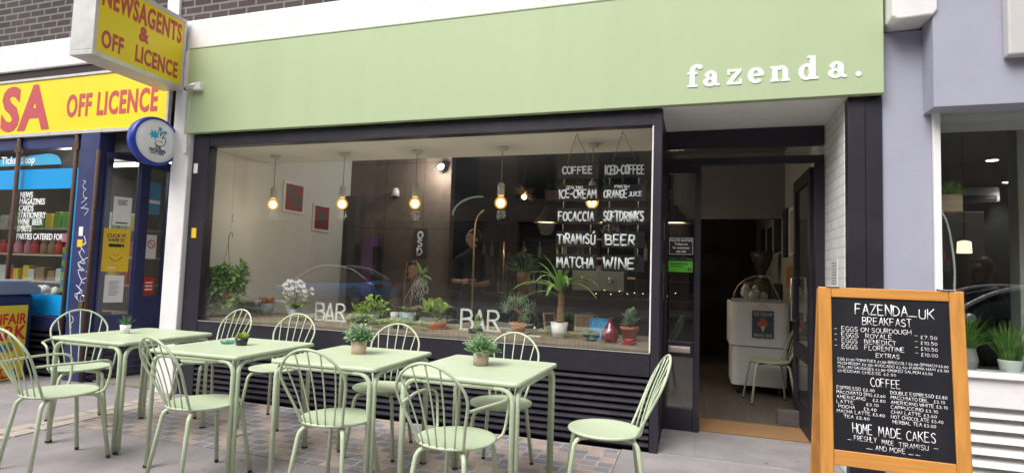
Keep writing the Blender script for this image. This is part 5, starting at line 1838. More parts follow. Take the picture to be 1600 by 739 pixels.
# frames leaning behind
def leaning_frame(label, x, y, w, h, fm, pm, rz=0, name='picture_frame'):
    t = thing(name, label, 'picture', (x, y, SZ), rz)
    LMx = Matrix.Rotation(R(-12), 4, 'X')
    mb = MB(); mb.M = LMx
    q = .016
    mb.box(-w, -w + q, 0, .015, 0, h); mb.box(w - q, w, 0, .015, 0, h); mb.box(-w + q, w - q, .0005, .0145, 0, q); mb.box(-w + q, w - q, .0005, .0145, h - q, h)
    mb.build('frame', fm, t, bevel=.002)
    mb = MB(); mb.M = LMx; mb.box(-w + q * .8, w - q * .8, .004, .011, q * .8, h - q * .8)
    mb.build('picture', pm, t)
M_fw = wood_mat('pale wood frame', (.42, .28, .17), .6, 'Z')
leaning_frame('narrow wooden frame turned sideways left of the dracaena pot', -1.27, 5.16, .07, .20, M_fw, M_indark, R(55))
leaning_frame('wooden picture frame leaning behind the dracaena leaves', -0.965, 5.12, .085, .20, M_fw, mat('tan picture', (.30, .19, .10), .6), R(10))
leaning_frame('bright blue canvas picture leaning behind the magenta vase', -0.805, 5.02, .095, .185, mat('blue canvas edge', (.03, .25, .50), .5), mat('blue canvas', (.05, .30, .58), .5, var=.4, scale=25))
# bird figurine
t = thing('bird_figurine', 'two small dark bird figures perched on the sill', 'figurine', (-0.85, 4.86, SZ))
for (bx_, s, nm) in ((-.035, 1, 0), (.035, -1, 1)):
    mb = MB()
    mb.ball((bx_, 0, .055), .032, 12, sx=1.35, sy=.9, sz=.95)
    mb.ball((bx_ + s * .038, -.01, .083), .017, 10)
    mb.leaf((bx_ + s * .05, -.012, .083), (s, 0, 0), .02, .008, .2, .3)
    mb.leaf((bx_ - s * .03, 0, .06), (-s, 0, .5), .06, .025, 0, .2)
    mb.tube([(bx_, 0, .03), (bx_, 0, 0)], .004, 5); mb.tube([(bx_ + .015, 0, .03), (bx_ + .015, 0, 0)], .004, 5)
    mb.build('bird', mat('dark bronze', (.05, .055, .045), .5, .3), t)
mb = MB(); mb.lathe([(0, 0), (.05, 0), (.045, .008), (0, .008)], n=16); mb.build('base', MATS['dark bronze'], t)
mb = MB()
mb.lathe([(0, 0), (.045, 0), (.066, .025), (.074, .055), (.068, .09), (.045, .125), (.024, .155), (.018, .185), (.022, .205), (.027, .21), (.022, .205), (.014, .18), (0, .17)], n=28)
tag(mb.build('vase', mat('magenta glass glaze', (.22, .006, .035), .06, coat=1, var=.15), loc=(-0.685, 4.84, SZ)), 'glossy magenta long necked vase on the sill', 'vase')
t = plant('potted_succulent', 'thick leaved jade plant in a terracotta pot by the window post', (-0.545, 5.03, SZ), M_terra, .052, .077, .125, lip=.03)
fo = MB()
for i in range(30):
    a = rp.uniform(0, 2 * PI); h = rp.uniform(.0, .11)
    el = rp.uniform(.3, 1.5) - h * 6
    fo.leaf((.03 * math.cos(a), .03 * math.sin(a), .125 + h), (math.sin(el) * math.cos(a), math.sin(el) * math.sin(a), abs(math.cos(el)) + .1), rp.uniform(.055, .075), .058, .1, .25, 0, 5)
fo.build('foliage', M_leafg, t)
mb = MB(); mb.tube([(0, 0, .1), (0, 0, .24)], .012, 6); mb.build('stem', M_stem, t)
t = thing('cup', 'small red cup on a red saucer at the sill end', 'cup', (-0.52, 4.78, SZ))
M_redg = mat('red glaze', (.50, .03, .035), .2)
MB().lathe([(0, 0), (.045, 0), (.065, .010), (.060, .012), (0, .006)], n=24).build('saucer', M_redg, t)
mb = MB(); mb.lathe([(0, .007), (.028, .007), (.042, .045), (.038, .045), (.025, .014), (0, .014)], n=22)
mb.tube(catmull3([(-.01, -.038, .04), (-.01, -.06, .045), (-.01, -.06, .02), (-.01, -.033, .018)], 4), .004, 6)
mb.build('cup_body', M_redg, t)

# ================================================================== CAFE INTERIOR
def wall_picture(label, x, y, z, w, h, fm, pm, motif=None, side='left', tilt=0):
    t = thing('wall_picture', label, 'picture', (x, y, z))
    s = 1 if side == 'left' else -1
    mb = MB()
    q = .034
    mb.box(0, s * .02, -w, -w + q, -h, h); mb.box(0, s * .02, w - q, w, -h, h)
    mb.box(0, s * .02, -w + q, w - q, -h, -h + q); mb.box(0, s * .02, -w + q, w - q, h - q, h)
    mb.build('frame', fm, t, bevel=.002)
    MB().box(s * .001, s * .012, -w + q, w - q, -h + q, h - q).build('picture', pm, t)
    if motif:
        mb = MB()
        for i, (a, b, r_) in enumerate(motif[1]):
            mb.prism([(a + r_ * math.cos(2 * PI * k / 14), b + r_ * 1.1 * math.sin(2 * PI * k / 14)) for k in range(14)], lambda u, v, i=i: (s * .0121, u, v), lambda u, v, i=i: (s * (.0135 + i * .0004), u, v))
        mb.build('motif', motif[0], t)
    return t
M_redp = mat('red print', (.28, .035, .03), .6, var=.1)
M_teal = mat('dull teal print', (.06, .11, .12), .6)
wall_picture('red abstract print with grey green discs, upper of two on white wall', -4.928, 6.0, 2.18, .20, .20, M_whitep, M_redp, (M_teal, [(-.05, .06, .055), (.08, -.04, .06), (.0, -.02, .03)]))
wall_picture('red abstract print with one grey green shape, lower of two on white wall', -4.928, 6.58, 1.98, .19, .19, M_whitep, M_redp, (M_teal, [(.02, .03, .06), (-.03, -.05, .045)]))
o = MB().box(-4.929, -4.925, 5.62, 5.76, 1.90, 2.03).build('notice', M_paper)
tag(o, 'small blank white sheet on the white wall below the upper red print', 'notice')
o = MB().box(-4.929, -4.918, 5.02, 5.06, 1.78, 1.86).build('light_switch', M_whitep, bevel=.003)
tag(o, 'small white switch on the white side wall above the hanging plant', 'switch')
# right wall pictures
for i, (y, z, w, h, c) in enumerate([(7.25, 1.90, .18, .28, 'white'), (7.75, 1.92, .14, .30, 'dark'), (8.5, 1.96, .28, .24, 'dark'), (9.4, 1.90, .22, .22, 'dark'), (10.3, 1.88, .25, .3, 'dark')]):
    wall_picture(['tall pale framed picture on the right cafe wall nearest the door', 'dark narrow picture beside the pale picture on the right wall', 'dark square picture, third from the door on the right wall', 'dark picture above the grinder on the right wall', 'small dark picture deepest along the right wall'][i],
                 1.06, y, z, w, h, M_whitep if c == 'white' else M_rubber, mat('pale sketch', (.40, .38, .30), .6) if c == 'white' else mat('dark painting', (.045, .045, .05), .5, var=.5, scale=8), None, 'right')
wall_picture('small orange wooden plaque low on the right cafe wall', 1.06, 7.45, 1.38, .16, .13, M_pine, mat('orange plaque', (.35, .13, .03), .6), None, 'right')

# ice cream cabinet
IC = thing('ice_cream_cabinet', 'white rounded ice cream cabinet with curved glass top inside doorway', 'freezer', (0.70, 7.50, 0.008))
mb = MB()
def rrect(hw, hd, r, n=6):
    o_ = []
    for (sx, sy, a0) in ((1, 1, 0), (-1, 1, 90), (-1, -1, 180), (1, -1, 270)):
        for k in range(n + 1):
            a = R(a0 + 90 * k / n); o_.append((sx * (hw - r) + r * math.cos(a), sy * (hd - r) + r * math.sin(a)))
    return o_
mb.prism(rrect(.30, .33, .08), lambda a, b: (a, b, .10), lambda a, b: (a, b, .545))
mb.build('base', mat('off white cabinet plastic', (.82, .81, .81), .4), IC, bevel=.006)
mb = MB()
mb.prism(rrect(.325, .36, .10), lambda a, b: (a, b, .552), lambda a, b: (a, b, 1.06))
mb.build('body', MATS['off white cabinet plastic'], IC, bevel=.012)
mb = MB()
gp = [(-.30, 1.062), (-.285, 1.16), (-.24, 1.25), (-.16, 1.33), (-.06, 1.37), (.10, 1.37), (.10, 1.355), (-.055, 1.355), (-.15, 1.315), (-.228, 1.24), (-.272, 1.155), (-.285, 1.062)]
mb.prism(gp, lambda a, b: (a, -.30, b), lambda a, b: (a, .30, b))
mb.prism([(-.284, 1.063), (-.27, 1.155), (-.226, 1.24), (-.149, 1.314), (-.055, 1.354), (.09, 1.354), (.16, 1.20), (.22, 1.063)], lambda a, b: (a, -.302, b), lambda a, b: (a, -.296, b))
mb.build('glass_hood', M_gl2, IC)
mb = MB()
mb.box(-.31, .24, -.325, -.306, 1.061, 1.10)
mb.tube([(-.29, -.302, 1.07), (-.275, -.302, 1.16), (-.23, -.302, 1.25), (-.15, -.302, 1.325), (-.055, -.302, 1.365), (.10, -.302, 1.365), (.17, -.302, 1.20), (.23, -.302, 1.07)], .006, 6)
mb.build('hood_trim', M_steel, IC)
mb = MB()
for sx in (-.22, .22):
    for sy in (-.25, .25):
        mb.tube([(sx - .015, sy, .05), (sx + .015, sy, .05)], .05, 12)
        mb.box(sx - .012, sx + .012, sy - .015, sy + .015, .05, .10)
mb.build('castor', M_rubber, IC)
rc = random.Random(8)
mb = MB()
for i in range(16):
    mb.ball((rc.uniform(-.15, .08), rc.uniform(-.22, .1), 1.10 + rc.uniform(0, .14)), rc.uniform(.03, .055), 8)
o = mb.build('paper_cups', M_wpot, loc=(0.70, 7.50, 0.008))
tag(o, 'heap of white paper cups under the curved glass hood', 'cups')
PP = thing('poster', 'vintage blue ICE CREAM SERVED HERE sign hung on the cabinet', 'poster', (0.73, 7.126, -0.01))
MB().box(-.115, .115, -.006, .0, .675, .985).build('sheet', mat('faded teal poster', (.05, .10, .14), .5, var=.3, scale=15), PP)
M_cream = mat('cream print', (.62, .52, .36), .6)
text('ICE CREAM', .062, M_cream, PP, (0, -.0075, .925), 'street', 'CENTER', bold=.015, sx=.62)
text('SERVED HERE', .048, M_cream, PP, (0, -.0075, .69), 'street', 'CENTER', bold=.012, sx=.66)
mb = MB()
mb.prism([(-.03, .82), (.03, .82), (0, .735)], lambda a, b: (a, -.0085, b), lambda a, b: (a, -.006, b), 1)
for i, (a, b, r_) in enumerate([(-.028, .835, .032), (.028, .838, .030), (0, .87, .034)]):
    mb.prism([(a + r_ * math.cos(2 * PI * k / 14), b + r_ * math.sin(2 * PI * k / 14)) for k in range(14)], lambda u, v, i=i: (u, -.009 - i * .0004, v), lambda u, v: (u, -.006, v), 0)
mb.build('printed_cone', [mat('orange red print', (.5, .12, .05), .5), M_cream], PP)
mb = MB(); mb.tube([(-.10, -.004, .985), (0, .002, 1.07), (.10, -.004, .985)], .0025, 5); mb.build('string', M_rope, PP)
# grinder standing behind the cabinet
GR = thing('coffee_grinder', 'dark urn shaped coffee grinder on a stand behind the ice cream cabinet', 'coffee grinder', (0.83, 8.25, 0.008))
box('stand', M_nd, GR, -.22, .22, -.2, .2, 0, 1.28, bevel=.01)
mb = MB(); mb.lathe([(0, 1.281), (.10, 1.281), (.09, 1.33), (.035, 1.36), (.05, 1.42), (.10, 1.52), (.135, 1.63), (.14, 1.70), (.12, 1.70), (0, 1.66)], n=24)
mb.build('hopper', mat('dark bronze glaze', (.05, .038, .032), .3), GR)
mb = MB(); mb.lathe([(.036, 1.345), (.05, 1.352), (.036, 1.368)], n=20); mb.build('collar', M_steel, GR)
# door mat, bricks, notices on the door glass
tag(box('door_mat', M_mat, None, 0.04, 0.90, 5.262, 5.72, 0.0095, 0.018), 'brown coir mat filling the cafe doorway threshold', 'door mat')
M_br = mat('purple grey brick', (.10, .082, .078), .9, var=.3, scale=20, bump=.4)
tag(MB().box(0.72, .93, 5.80, 5.90, .009, .074).build('brick', M_br, bevel=.004), 'lower brick of the doorstop pair by the open door', 'brick', 'doorstop bricks')
tag(MB().box(0.725, .925, 5.805, 5.90, .0745, .138).build('brick', M_br, bevel=.004), 'upper brick of the doorstop pair by the open door', 'brick', 'doorstop bricks')
N1 = thing('notice', 'black POLITE NOTICE sign on the door side glass', 'notice', (-0.132, 5.211, 1.52))
box('sheet', M_rubber, N1, -.105, .105, -.004, 0, 0, .155, bevel=0)
mb = MB()
for b in ((-.1, .1, .148, .151), (-.1, .1, .004, .007), (-.1, -.097, .007, .148), (.097, .1, .007, .148)): mb.box(b[0], b[1], -.0048, -.0041, b[2], b[3])
mb.build('border', M_wv, N1)
for i, (s, h) in enumerate([('POLITE NOTICE', .031), ('Toilets are', .029), ('for customers', .029), ('use only', .029)]):
    text(s, h, M_wv, N1, (0, -.0045, .118 - i * .032), align='CENTER', bold=.02, ext=.0006, sx=.86)
N2 = thing('notice', 'green hygiene rating sticker on the door side glass', 'notice', (-0.132, 5.211, 1.33))
box('sheet', mat('bright green sticker', (.10, .45, .03), .5), N2, -.105, .10, -.004, 0, .04, .135, bevel=0)
box('header', M_rubber, N2, -.105, .10, -.0035, 0, .1355, .17, bevel=0)
mb = MB()
mb.box(-.09, .06, -.0048, -.0041, .105, .118); mb.box(-.09, .02, -.0048, -.0041, .085, .094)
for i in range(2): mb.box(-.09 + i * .14, -.05 + i * .14, -.0048, -.0036, .147, .157)
mb.build('print', mat('dark green print', (.03, .15, .01), .5), N2)
mb = MB(); mb.lathe([(0, 0), (.016, 0), (.016, .001), (0, .001)], n=16)
o = mb.build('rating_disc', M_rubber, N2, loc=(.075, -.0042, .065)); o.rotation_euler = (R(90), 0, 0)
text('5', .026, M_wv, N2, (.075, -.0055, .056), align='CENTER', ext=.0004)
N3 = thing('notice', 'white printed sheet taped to the white brick porch wall', 'notice', (0.9945, 4.85, 1.28))
MB().box(-.003, 0, -.10, .10, 0, .22).build('sheet', M_paper, N3)
mb = MB()
for i in range(8): mb.box(-.0042, -.0031, -.08, .07, .03 + i * .022, .036 + i * .022)
mb.build('print', mat('grey print', (.25, .25, .25), .6), N3)

# bar counter, back bar
BC = thing('bar_counter', 'dark bar counter across the back of the cafe', 'counter', (-1.75, 7.75, 0.008))
box('front_panel', mat('dark counter panel', (.03, .027, .026), .5), BC, -1.75, 1.35, -.25, .25, 0, .98, bevel=.005)
box('worktop', mat('dark worktop', (.045, .04, .038), .3), BC, -1.78, 1.38, -.30, .30, .981, 1.02, bevel=.005)
BB = thing('back_bar', 'back bar shelving with warm lit shelves and dark frame', 'shelf', (-1.95, 9.6, 0.008))
mb = MB()
for k in range(6): mb.box(-2.3, 2.0, -.15, .15, .6 + k * .32, .625 + k * .32)
mb.build('shelf', mat('dark shelf wood', (.05, .032, .022), .6), BB)
mb = MB()
for xq in (-2.3, -1.2, 0, 1.0, 1.97): mb.box(xq, xq + .03, -.148, .148, 0, 2.35)
mb.build('upright', MATS['dark shelf wood'], BB)
mb = MB()
for k in range(2, 6):
    mb.box(.05, .97, .12, .13, .63 + k * .32, .66 + k * .32)
mb.build('shelf_light', mat('warm shelf strip light', (1, .75, .4), .5, emit=(1.0, .66, .26), estr=.07), BB)
M_bot = [mat('green bottle glass', (.03, .10, .03), .1), mat('amber bottle glass', (.20, .08, .015), .1), mat('clear bottle', (.30, .33, .33), .1), mat('pale label bottle', (.45, .42, .36), .3)]
rb2 = random.Random(15)
bpf = [(0, 0), (.036, 0), (.038, .01), (.038, .16), (.03, .19), (.013, .215), (.013, .275), (.015, .28), (0, .28)]
bm0 = []
for m_ in M_bot:
    o = MB().lathe(bpf, n=12).build('bottle', m_)
    bm0.append(o.data); bpy.data.objects.remove(o, do_unlink=True)
for k in (1, 2, 3, 4):
    x = -4.10
    while x < -.1:
        if rb2.random() < .42 and abs(x + 1.95) > .06:
            o = bpy.data.objects.new('bottle', rb2.choice(bm0)); COL.objects.link(o)
            o.location = (x, 9.55 + rb2.uniform(-.04, .04), .6355 + k * .32)
            tag(o, 'bottle standing in the rows on the dim back bar shelves', 'bottle', 'bottles on the back bar')
        x += .15
for x in (-2.15, -2.05, -1.93):
    o = bpy.data.objects.new('bottle', bm0[2]); COL.objects.link(o); o.location = (x, 7.6, 1.029)
    tag(o, 'pale bottle standing on the bar counter beside the barista', 'bottle', 'pale bottles on the counter')
# espresso machine
EM = thing('espresso_machine', 'steel espresso machine on the counter behind the dwarf pine', 'coffee machine', (-1.25, 7.72, 1.0285))
box('body', M_steel, EM, -.35, .35, -.18, .2, .06, .42, bevel=.03)
box('drip_tray', M_rubber, EM, -.36, .36, -.26, -.181, .0, .06, bevel=.005)
box('chassis', M_rubber, EM, -.34, .34, -.18, .2, .0, .059, bevel=.005)
mb = MB()
for x in (-.18, .18):
    mb.lathe([(0, .2), (.035, .2), (.035, .27), (0, .27)], (x, -.21, 0), 14)
    mb.tube([(x, -.23, .215), (x, -.36, .20)], .012, 8)
mb.build('group_head', M_steel, EM)
# black dome lamps
def make_dome():
    t = thing('pendant_lamp', 'x', 'lamp')
    mb = MB(); mb.lathe([(.17, 0), (.165, .03), (.12, .10), (.05, .16), (.03, .22), (.02, .24), (.0, .24)], n=24)
    mb.build('lamp_shade', mat('matt black shade', (.012, .012, .012), .6), t)
    mb = MB(); mb.lathe([(.0, .035), (.155, .03), (.16, .02), (0, .022)], n=24)
    mb.build('lamp_glow', M_warm, t)
    mb = MB(); mb.tube([(0, 0, .24), (0, 0, .955)], .004, 5); mb.build('cord', M_rubber, t)
    return t
d0 = make_dome()
for i, (x, y, l) in enumerate([(-2.02, 7.7, 'black dome pendant lamp left of the hanging slates'), (-1.14, 7.7, 'black dome pendant lamp behind the hanging slates'), (-0.27, 7.7, 'black dome pendant lamp seen through the door side glass')]):
    d_ = d0 if i == 0 else copy_tree(d0)
    d_.location = (x, y, 2.03)
    d_['label'] = l; d_['group'] = 'black dome lamps over the counter'
    lamp_light(d_, (0, 0, -.05), 1.4, (1, .80, .58), .12)
# feathery glass pendant
t = thing('pendant_lamp', 'feathery glass pendant lamp with one glowing bulb right of centre', 'lamp', (-2.2, 7.2, 2.30))
mb = MB()
for i in range(46):
    a = rp.uniform(0, 2 * PI); L = rp.uniform(.08, .15)
    mb.leaf((.03 * math.cos(a), .03 * math.sin(a), rp.uniform(.02, .16)), (math.cos(a), math.sin(a), rp.uniform(-.3, .7)), L, .06, .6, .3, 0, 3)
mb.build('lamp_shade', leaf_mat('amber petal glass', (.30, .18, .10), (.50, .34, .20), .2), t)
mb = MB(); mb.ball((0, 0, .03), .035, 10); mb.build('bulb', M_fil, t)
mb = MB(); mb.tube([(0, 0, .06), (0, 0, .68)], .004, 5); mb.build('cord', M_rubber, t)
# curved arc lamp and slender brass poles
t = thing('arc_lamp', 'slim floor lamp with pale curved arc over the counter', 'lamp', (-2.49, 6.2, 0.008))
mb = MB(); mb.tube(catmull3([(0, 0, .02), (0, 0, 1.2), (.0, 0, 1.78), (.03, 0, 1.95), (.11, 0, 2.03)], 8), .011, 8); mb.build('pole', M_brass, t)
mb = MB(); mb.lathe([(0, 0), (.14, 0), (.13, .02), (0, .025)], n=20); mb.build('base', M_brass, t)
mb = MB(); mb.tube([(-.29 + .36 * (1 - math.cos(R(a))) / 1.0 * .95, 0, 1.97 + .22 * math.sin(R(a))) for a in range(0, 100, 8)], .013, 8)
mb.build('arc', mat('pale aqua enamel', (.40, .56, .55), .4), t)
def pole(label, x, y, h):
    mb = MB(); mb.tube([(0, 0, 0), (0, 0, h)], .013, 8); mb.lathe([(0, 0), (.05, 0), (.05, .01), (0, .012)], n=14)
    o = mb.build('brass_pole', M_brass, loc=(x, y, 1.029)); tag(o, label, 'pole', 'brass poles on the counter')
pole('slender brass pole on the counter right of the barista', -2.58, 7.55, .72)
pole('slender brass pole on the counter left of the barista', -3.38, 7.55, .66)
# tan pot with plant on the counter
t = plant('potted_plant', 'tall tan pot with dark feathery plant on the counter end', (-2.28, 7.55, 1.0285), mat('tan clay', (.38, .22, .14), .7), .07, .09, .30)
bush(t, .30, 40, .28, .08, .03, M_leafd, 61, 1.0, .8)
# planter hanging above the counter
t = thing('hanging_planter', 'long wooden planter of greenery hung below the dark ceiling', 'planter', (-1.2, 8.4, 2.44))
box('trough', wood_mat('dark trough wood', (.10, .055, .03), .7, 'X'), t, -1.0, 1.25, -.12, .12, 0, .14)
fo = MB()
for i in range(420):
    fo.leaf((rp.uniform(-1, 1.25), rp.uniform(-.12, .08), .12 + rp.uniform(0, .12)), (rp.uniform(-1, 1), rp.uniform(-1, .4), rp.uniform(-.4, .9)), .11, .05, .8, .2, 0, 3)
fo.build('foliage', M_leafd, t)
mb = MB()
for x in (-.9, 1.1): mb.tube([(x, 0, .14), (x, 0, .53)], .006, 5)
mb.build('hanger', M_rubber, t)
# string lights on the counter end
t = thing('string_lights', 'little warm string lights along the counter behind WINE slate', 'string lights', (-0.75, 7.45, 1.03))
mb = MB(); pts = [(-.5 + k * .1, -.0 + .05 * math.sin(k * 2.1), .05 + .05 * math.sin(k * 1.7) ** 2) for k in range(11)]
mb.tube(catmull3(pts, 3), .003, 4); mb.build('wire', M_rubber, t)
for p in pts:
    m_ = MB(); m_.ball(p, .006, 6); m_.build('bulb', mat('small dim light', (1, .8, .5), .4, emit=(1, .72, .4), estr=2.2), t)
# sign, kiosk and camera set indoors in place of their mirror images
t = thing('wall_sign', 'narrow black vertical sign with white looping letters on brown panels', 'sign', (-3.73, 7.245, 1.48))
box('board', M_rubber, t, -.10, .10, -.02, 0, 0, .42, bevel=.003)
mb = MB()
hand(mb, 'O', -.035, .28, .095, .07, .30, d=-.0225); hand(mb, 'S', -.035, .16, .095, .07, .30, d=-.0225); hand(mb, 'D', -.035, .04, .095, .07, .30, d=-.0225)
mb.build('lettering', M_chalk, t)
t = thing('kiosk', 'slim purple and black kiosk against the brown panelled reflection wall', 'kiosk', (-4.47, 7.15, 0.008))
box('cabinet', mat('purple cabinet', (.15, .05, .20), .4), t, -.09, .07, -.08, .08, 0, 1.78, bevel=.008)
box('side_board', M_rubber, t, .071, .13, -.07, .08, 0, 1.62, bevel=.004)
def dome_cam(label, x, z, y=7.25):
    t = thing('security_camera', label, 'camera', (x, y, z))
    mb = MB(); mb.lathe([(0, .12), (.035, .11), (.05, .06), (.06, .0), (0, 0)][::-1], (0, -.07, 0), 16); mb.build('housing', M_whitep, t)
    mb = MB(); mb.ball((0, -.07, 0), .052, 14, sz=.9); mb.build('lens_dome', M_rubber, t)
    box('bracket', M_whitep, t, -.02, .02, -.03, .005, .03, .09)
dome_cam('white dome security camera on the brown panelled reflection wall', -4.13, 2.36)
t = thing('spotlight', 'small round bright spotlight below the dark ceiling', 'lamp', (-3.41, 7.15, 2.75))
mb = MB(); mb.M = Matrix.Rotation(R(70), 4, 'X'); mb.lathe([(0, -.06), (.05, -.06), (.06, .0), (.06, .03), (.052, .03), (.05, .02)], n=18); mb.build('housing', M_rubber, t)
mb = MB(); mb.M = Matrix.Rotation(R(70), 4, 'X'); mb.lathe([(0, .021), (.048, .021), (.045, .026), (0, .028)], n=18); mb.build('lamp_glow', M_spot, t)
mb = MB(); mb.tube([(0, 0, .05), (0, 0, .23)], .008, 6); mb.build('stem', M_rubber, t)
lamp_light(t, (0, -.14, -.06), 15, (1, .94, .86), .06)
t = thing('wire_basket', 'black wire basket hung on the wall left of the barista', 'basket', (-3.42, 7.7, 1.82))
mb = MB()
for k in range(4): mb.tube([(-.15, 0, k * .08), (.15, 0, k * .08), (.15, .12, k * .08), (-.15, .12, k * .08)], .006, 5, closed=True)
for k in range(5): mb.tube([(-.15 + k * .075, 0, 0), (-.15 + k * .075, 0, .24)], .005, 5)
mb.build('wire_frame', M_rubber, t)
mb = MB(); mb.tube([(0, .06, .24), (0, .06, 1.15)], .004, 5); mb.build('hanger', M_rubber, t)
# ------------------------------------------------------------------ people
M_skin = mat('skin', (.42, .25, .18), .55, var=.05)
def skin_mesh(nodes, edges, root, sub=1):
    me = bpy.data.meshes.new('skin')
    names = list(nodes)
    me.from_pydata([nodes[n][0] for n in names], [(names.index(a), names.index(b)) for a, b in edges], [])
    o = bpy.data.objects.new('tmp', me); COL.objects.link(o)
    md = o.modifiers.new('s', 'SKIN'); md.use_smooth_shade = True
    sv = me.skin_vertices[0].data
    for i, n in enumerate(names):
        r_ = nodes[n][1]
        sv[i].radius = (r_, r_) if not isinstance(r_, tuple) else r_
        sv[i].use_root = (n == root)
    s = o.modifiers.new('ss', 'SUBSURF'); s.levels = s.render_levels = sub
    dg = bpy.context.evaluated_depsgraph_get()
    out = bpy.data.meshes.new_from_object(o.evaluated_get(dg))
    bpy.data.objects.remove(o, do_unlink=True)
    vs = [tuple(v.co) for v in out.vertices]
    fs = [tuple(p.vertices) for p in out.polygons]
    bpy.data.meshes.remove(out)
    return vs, fs
def person(label, loc, rz, J, top, hairc, headturn=0, long_hair=False, sitting=False):
    """J: joint positions in the figure's own frame, facing -y"""
    t = thing('person', label, 'person', loc, rz)
    N = {'pelvis': (J['pelvis'], .115), 'waist': (J['waist'], .115), 'chest': (J['chest'], .135), 'neck0': (J['neck0'], .065), 'neck': (J['neck'], .05)}
    E_ = [('pelvis', 'waist'), ('waist', 'chest'), ('chest', 'neck0'), ('neck0', 'neck')]
    for s in ('l', 'r'):
        N['sh' + s] = (J['sh' + s], .062); N['el' + s] = (J['el' + s], .045); N['wr' + s] = (J['wr' + s], .03); N['ha' + s] = (J['ha' + s], .036)
        N['hip' + s] = (J['hip' + s], .09); N['kn' + s] = (J['kn' + s], .06); N['an' + s] = (J['an' + s], .04); N['toe' + s] = (J['toe' + s], .035)
        E_ += [('neck0', 'sh' + s), ('sh' + s, 'el' + s), ('el' + s, 'wr' + s), ('wr' + s, 'ha' + s), ('pelvis', 'hip' + s), ('hip' + s, 'kn' + s), ('kn' + s, 'an' + s), ('an' + s, 'toe' + s)]
    vs, fs = skin_mesh(N, E_, 'pelvis')
    b = MB(); b.add(vs, fs, 0, True)
    for s in ('l', 'r'):                              # fingers rooted inside each palm
        w, h = Vector(J['wr' + s]), Vector(J['ha' + s])
        d = (h - w).normalized()
        side = d.cross(Vector((0, 0, 1)))
        if side.length < .1: side = Vector((1, 0, 0))
        side.normalize(); nn = side.cross(d).normalized()
        for k, L in enumerate((.062, .075, .08, .072, .058)):
            if k == 0:
                p = h - d * .02 + side * .03 * (1 if s == 'l' else -1)
                b.tube([p, p + d * .035 + side * .025 * (1 if s == 'l' else -1), p + d * .06 + side * .02 * (1 if s == 'l' else -1)], [.011, .010, .008], 6)
            else:
                p = h + side * (k - 2.5) * .018 + d * .015
                b.tube([p, p + d * L * .6, p + d * L * .9 - Vector((0, 0, .02))], [.0095, .009, .0075], 6)
    hc = Vector(J['head'])
    H = MB()
    HM = Matrix.Translation(hc) @ Matrix.Rotation(headturn, 4, 'Z')
    b.M = HM
    hv, hf = [], []
    n, hh = 20, 14
    for i in range(hh + 1):
        th = PI * i / hh
        for k in range(n):
            a = 2 * PI * k / n
            x, y, z = math.sin(th) * math.cos(a) * .075, math.sin(th) * math.sin(a) * .095, math.cos(th) * .12
            if z < 0:
                q = 1 - .28 * (-z / .12); x *= q; y = y * q - .008 * (-z / .12)
            hv.append((x, y, z))
    for i in range(hh):
        for k in range(n):
            l = (k + 1) % n
            hf.append((i * n + k, (i + 1) * n + k, (i + 1) * n + l, i * n + l))
    b.add(hv, hf, 0, True)
    b.ball((0, -.094, -.015), .014, 8, 0, sx=.8, sy=1.1, sz=1.7)      # nose
    for s in (-1, 1):
        b.ball((s * .032, -.080, .012), .010, 8, 1)                   # eyes
        b.ball((s * .032, -.082, .032), .016, 8, 2, sx=1.1, sy=.4, sz=.25)
        b.ball((s * .076, .01, -.005), .022, 8, 0, sx=.4, sy=.8, sz=1.3)
    b.ball((0, -.082, -.055), .016, 8, 3, sx=1.4, sy=.5, sz=.4)       # mouth
    b.M = None
    hm = mat('hair ' + hairc[0], hairc[1], .6, var=.3, scale=40, stretch=(1, 1, .2))
    b.build('body', [M_skin, mat('eye', (.03, .02, .02), .2), hm, mat('lips', (.35, .12, .10), .5)], t)
    hr = MB(); hr.M = HM
    hr.ball((0, .012, .022), .1, 16, sx=.84, sy=1.0, sz=1.12)
    cut = []
    if long_hair:
        for s in (-1, 1):
            hr.tube(catmull3([(s * .06, .0, .06), (s * .085, .01, -.04), (s * .09, .02, -.15), (s * .08, .02, -.25)], 4), [.03] * 5 + [.04] * 4 + [.035] * 3 + [.015], 8)
        hr.tube([(0, .06, .05), (0, .075, -.08), (0, .07, -.26)], [.06, .075, .03], 10)
    else:
        hr.ball((0, .10, .02), .045, 10)
    # keep the face clear: drop hair in front of the brow line
    keepf, keepm, keeps = [], [], []
    iv = HM.inverted()
    for f, m_, s_ in zip(hr.f, hr.mi, hr.sm):
        c = sum((Vector(hr.v[i]) for i in f), Vector()) / len(f)
        c = iv @ c
        if c.y < -.035 and c.z < .075 and abs(c.x) < .07: continue
        keepf.append(f); keepm.append(m_); keeps.append(s_)
    hr.f, hr.mi, hr.sm = keepf, keepm, keeps
    hr.M = None
    hr.build('hair', hm, t)
    # clothes: the body's own surface, lifted off the skin where the garment covers it
    bm_ = bmesh.new()
    bv = [bm_.verts.new(p) for p in vs]
    for f in fs:
        try: bm_.faces.new([bv[q] for q in f])
        except ValueError: pass
    bm_.normal_update()
    bones = [(a, b, Vector(N[a][0]), Vector(N[b][0]), N[a][1], N[b][1]) for a, b in E_]
    def near(c):
        best = None
        for a, b, pa, pb, ra, rb in bones:
            d = pb - pa
            q = max(0, min(1, (c - pa).dot(d) / d.length_squared))
            dist = (c - (pa + d * q)).length / (ra + (rb - ra) * q)
            if best is None or dist < best[0]: best = (dist, a, b, q)
        return best[1:]
    sets = {'top': set(), 'trousers': set()}
